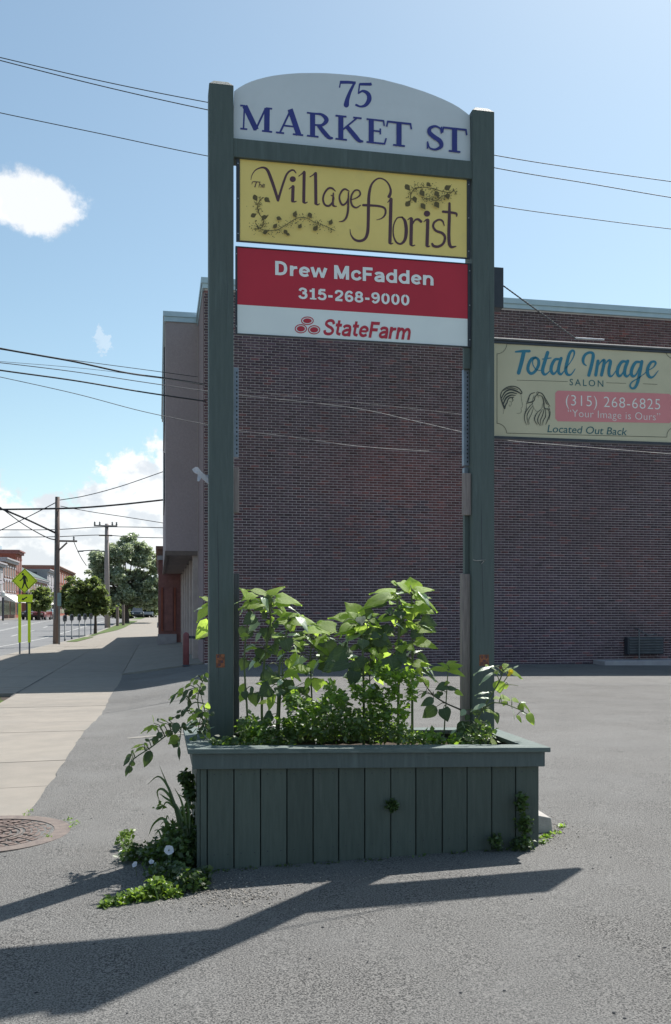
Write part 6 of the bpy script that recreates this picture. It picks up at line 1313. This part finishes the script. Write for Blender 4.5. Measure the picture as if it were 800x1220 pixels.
# ------------------------------------------------------------------ wires
def wire(label, pts, r, mt='wire', Y=None, Ys=None, grp='overhead wires'):
    n = len(pts); Yl = Ys or [Y] * n; P = [at(x, y, yy) for (x, y), yy in zip(pts, Yl)]
    Q = [Vector(q) for q in catmull([tuple(p) for p in P], 8)]
    o = MB().tube(Q, r, 5).build('overhead_wire', M[mt], None, smooth=True); tag(o, label, 'wire', grp)
up_ = lambda pts: [(-60, pts[0][1] + (pts[0][1] - pts[1][1]) * 60 / max(1, pts[1][0] - pts[0][0]))] + pts
wire('uppermost of the two close wires crossing the sky behind the sign top', [(-80, 49), (0, 68), (125, 97), (250, 122), (420, 152), (592, 185), (700, 202), (800, 216), (880, 227)], .011, Y=22.5)
wire('lower of the two close wires crossing the sky behind the sign top', [(-80, 50), (0, 71.5), (125, 103), (250, 131), (420, 165), (592, 200), (700, 218), (800, 235), (880, 247)], .011, Y=21.5)
wire('single wire crossing the sky behind the yellow board', [(-80, 116), (0, 134), (125, 160), (250, 186), (420, 216), (592, 245), (700, 260), (800, 272.5), (880, 281)], .010, Y=22)
wire('thick black sagging cable reaching the brick corner, topmost', [(-80, 399), (0, 415), (45, 423), (90, 431), (150, 444), (200, 451), (244, 458)], .024, Ys=[23, 23.4, 23.7, 24, 24.4, 24.8, 25.2])
wire('thin wire just above the topmost thick cable', [(0, 416), (50, 424), (110, 432), (170, 440), (236, 449)], .009, Ys=[24, 24.3, 24.6, 25, 25.3])
wire('thick black cable reaching the brick corner, lower of the two', [(-80, 429), (0, 441), (90, 453.5), (170, 467), (245, 478)], .02, Ys=[23, 23.4, 24, 24.7, 25.2])
wire('pale wire crossing in front of the brick wall and under the cream sign', [(-80, 424), (0, 432), (90, 443), (170, 455), (243, 465.6), (287, 471), (420, 486), (500, 503), (592, 523), (690, 532), (800, 541), (880, 547)], .009, 'wiregrey', Y=20.2)
wire('faint wire just above the pale wire against the brick wall', [(-80, 424), (0, 430.5), (120, 441), (250, 459), (330, 470), (420, 479), (545, 493), (600, 500), (700, 510), (800, 516), (880, 520)], .005, 'wiregrey', Y=20.6)
wire('lowest pale wire crossing in front of the brick wall', [(-80, 432), (0, 449), (90, 469), (170, 490), (247, 506), (287, 513.5), (350, 521), (420, 531), (500, 537), (577, 541)], .008, 'wiregrey', Ys=[20.4] * 8 + [22.5, 25.29])
wire('thick line from the left edge past the wooden pole top to the stucco box', [(-60, 607), (0, 607), (67, 606), (100, 604.7), (145, 601), (200, 595)], .05, Y=50)
wire('heavy line sloping down from the left edge to the wooden pole', [(-40, 590), (0, 605.6), (30, 618), (66, 635)], .055, Y=50)
wire('lighter line sloping down behind the heavy one to the wooden pole', [(0, 604), (5, 608), (30, 626), (55, 640), (67, 643.5)], .03, Y=50)
wire('line rising from the left edge to the wooden pole top', [(-40, 651), (0, 632), (35, 615), (66, 599)], .025, Y=50)
wire('beaded line rising from the wooden pole top to the stucco box', [(70, 596), (102, 590.6), (145, 579), (200, 560)], .022, Y=51)
wire('long thin line across to the upper crossarm', [(-40, 631.5), (0, 631.3), (65, 631), (115, 628), (160, 628), (202, 629)], .035, Y=79.8)
wire('long thin line across to the lower crossarm', [(-40, 639), (0, 640), (65, 639.5), (120, 637.5), (160, 640), (202, 641)], .035, Y=79.8)
wire('faint line sloping right from the wooden pole top', [(72, 603), (110, 610), (150, 616), (200, 624)], .02, Y=51.5)
wire('drop line hanging from the side arm to the lamp', [(88, 645.5), (92, 655), (97, 665), (103, 674)], .02, Y=50)
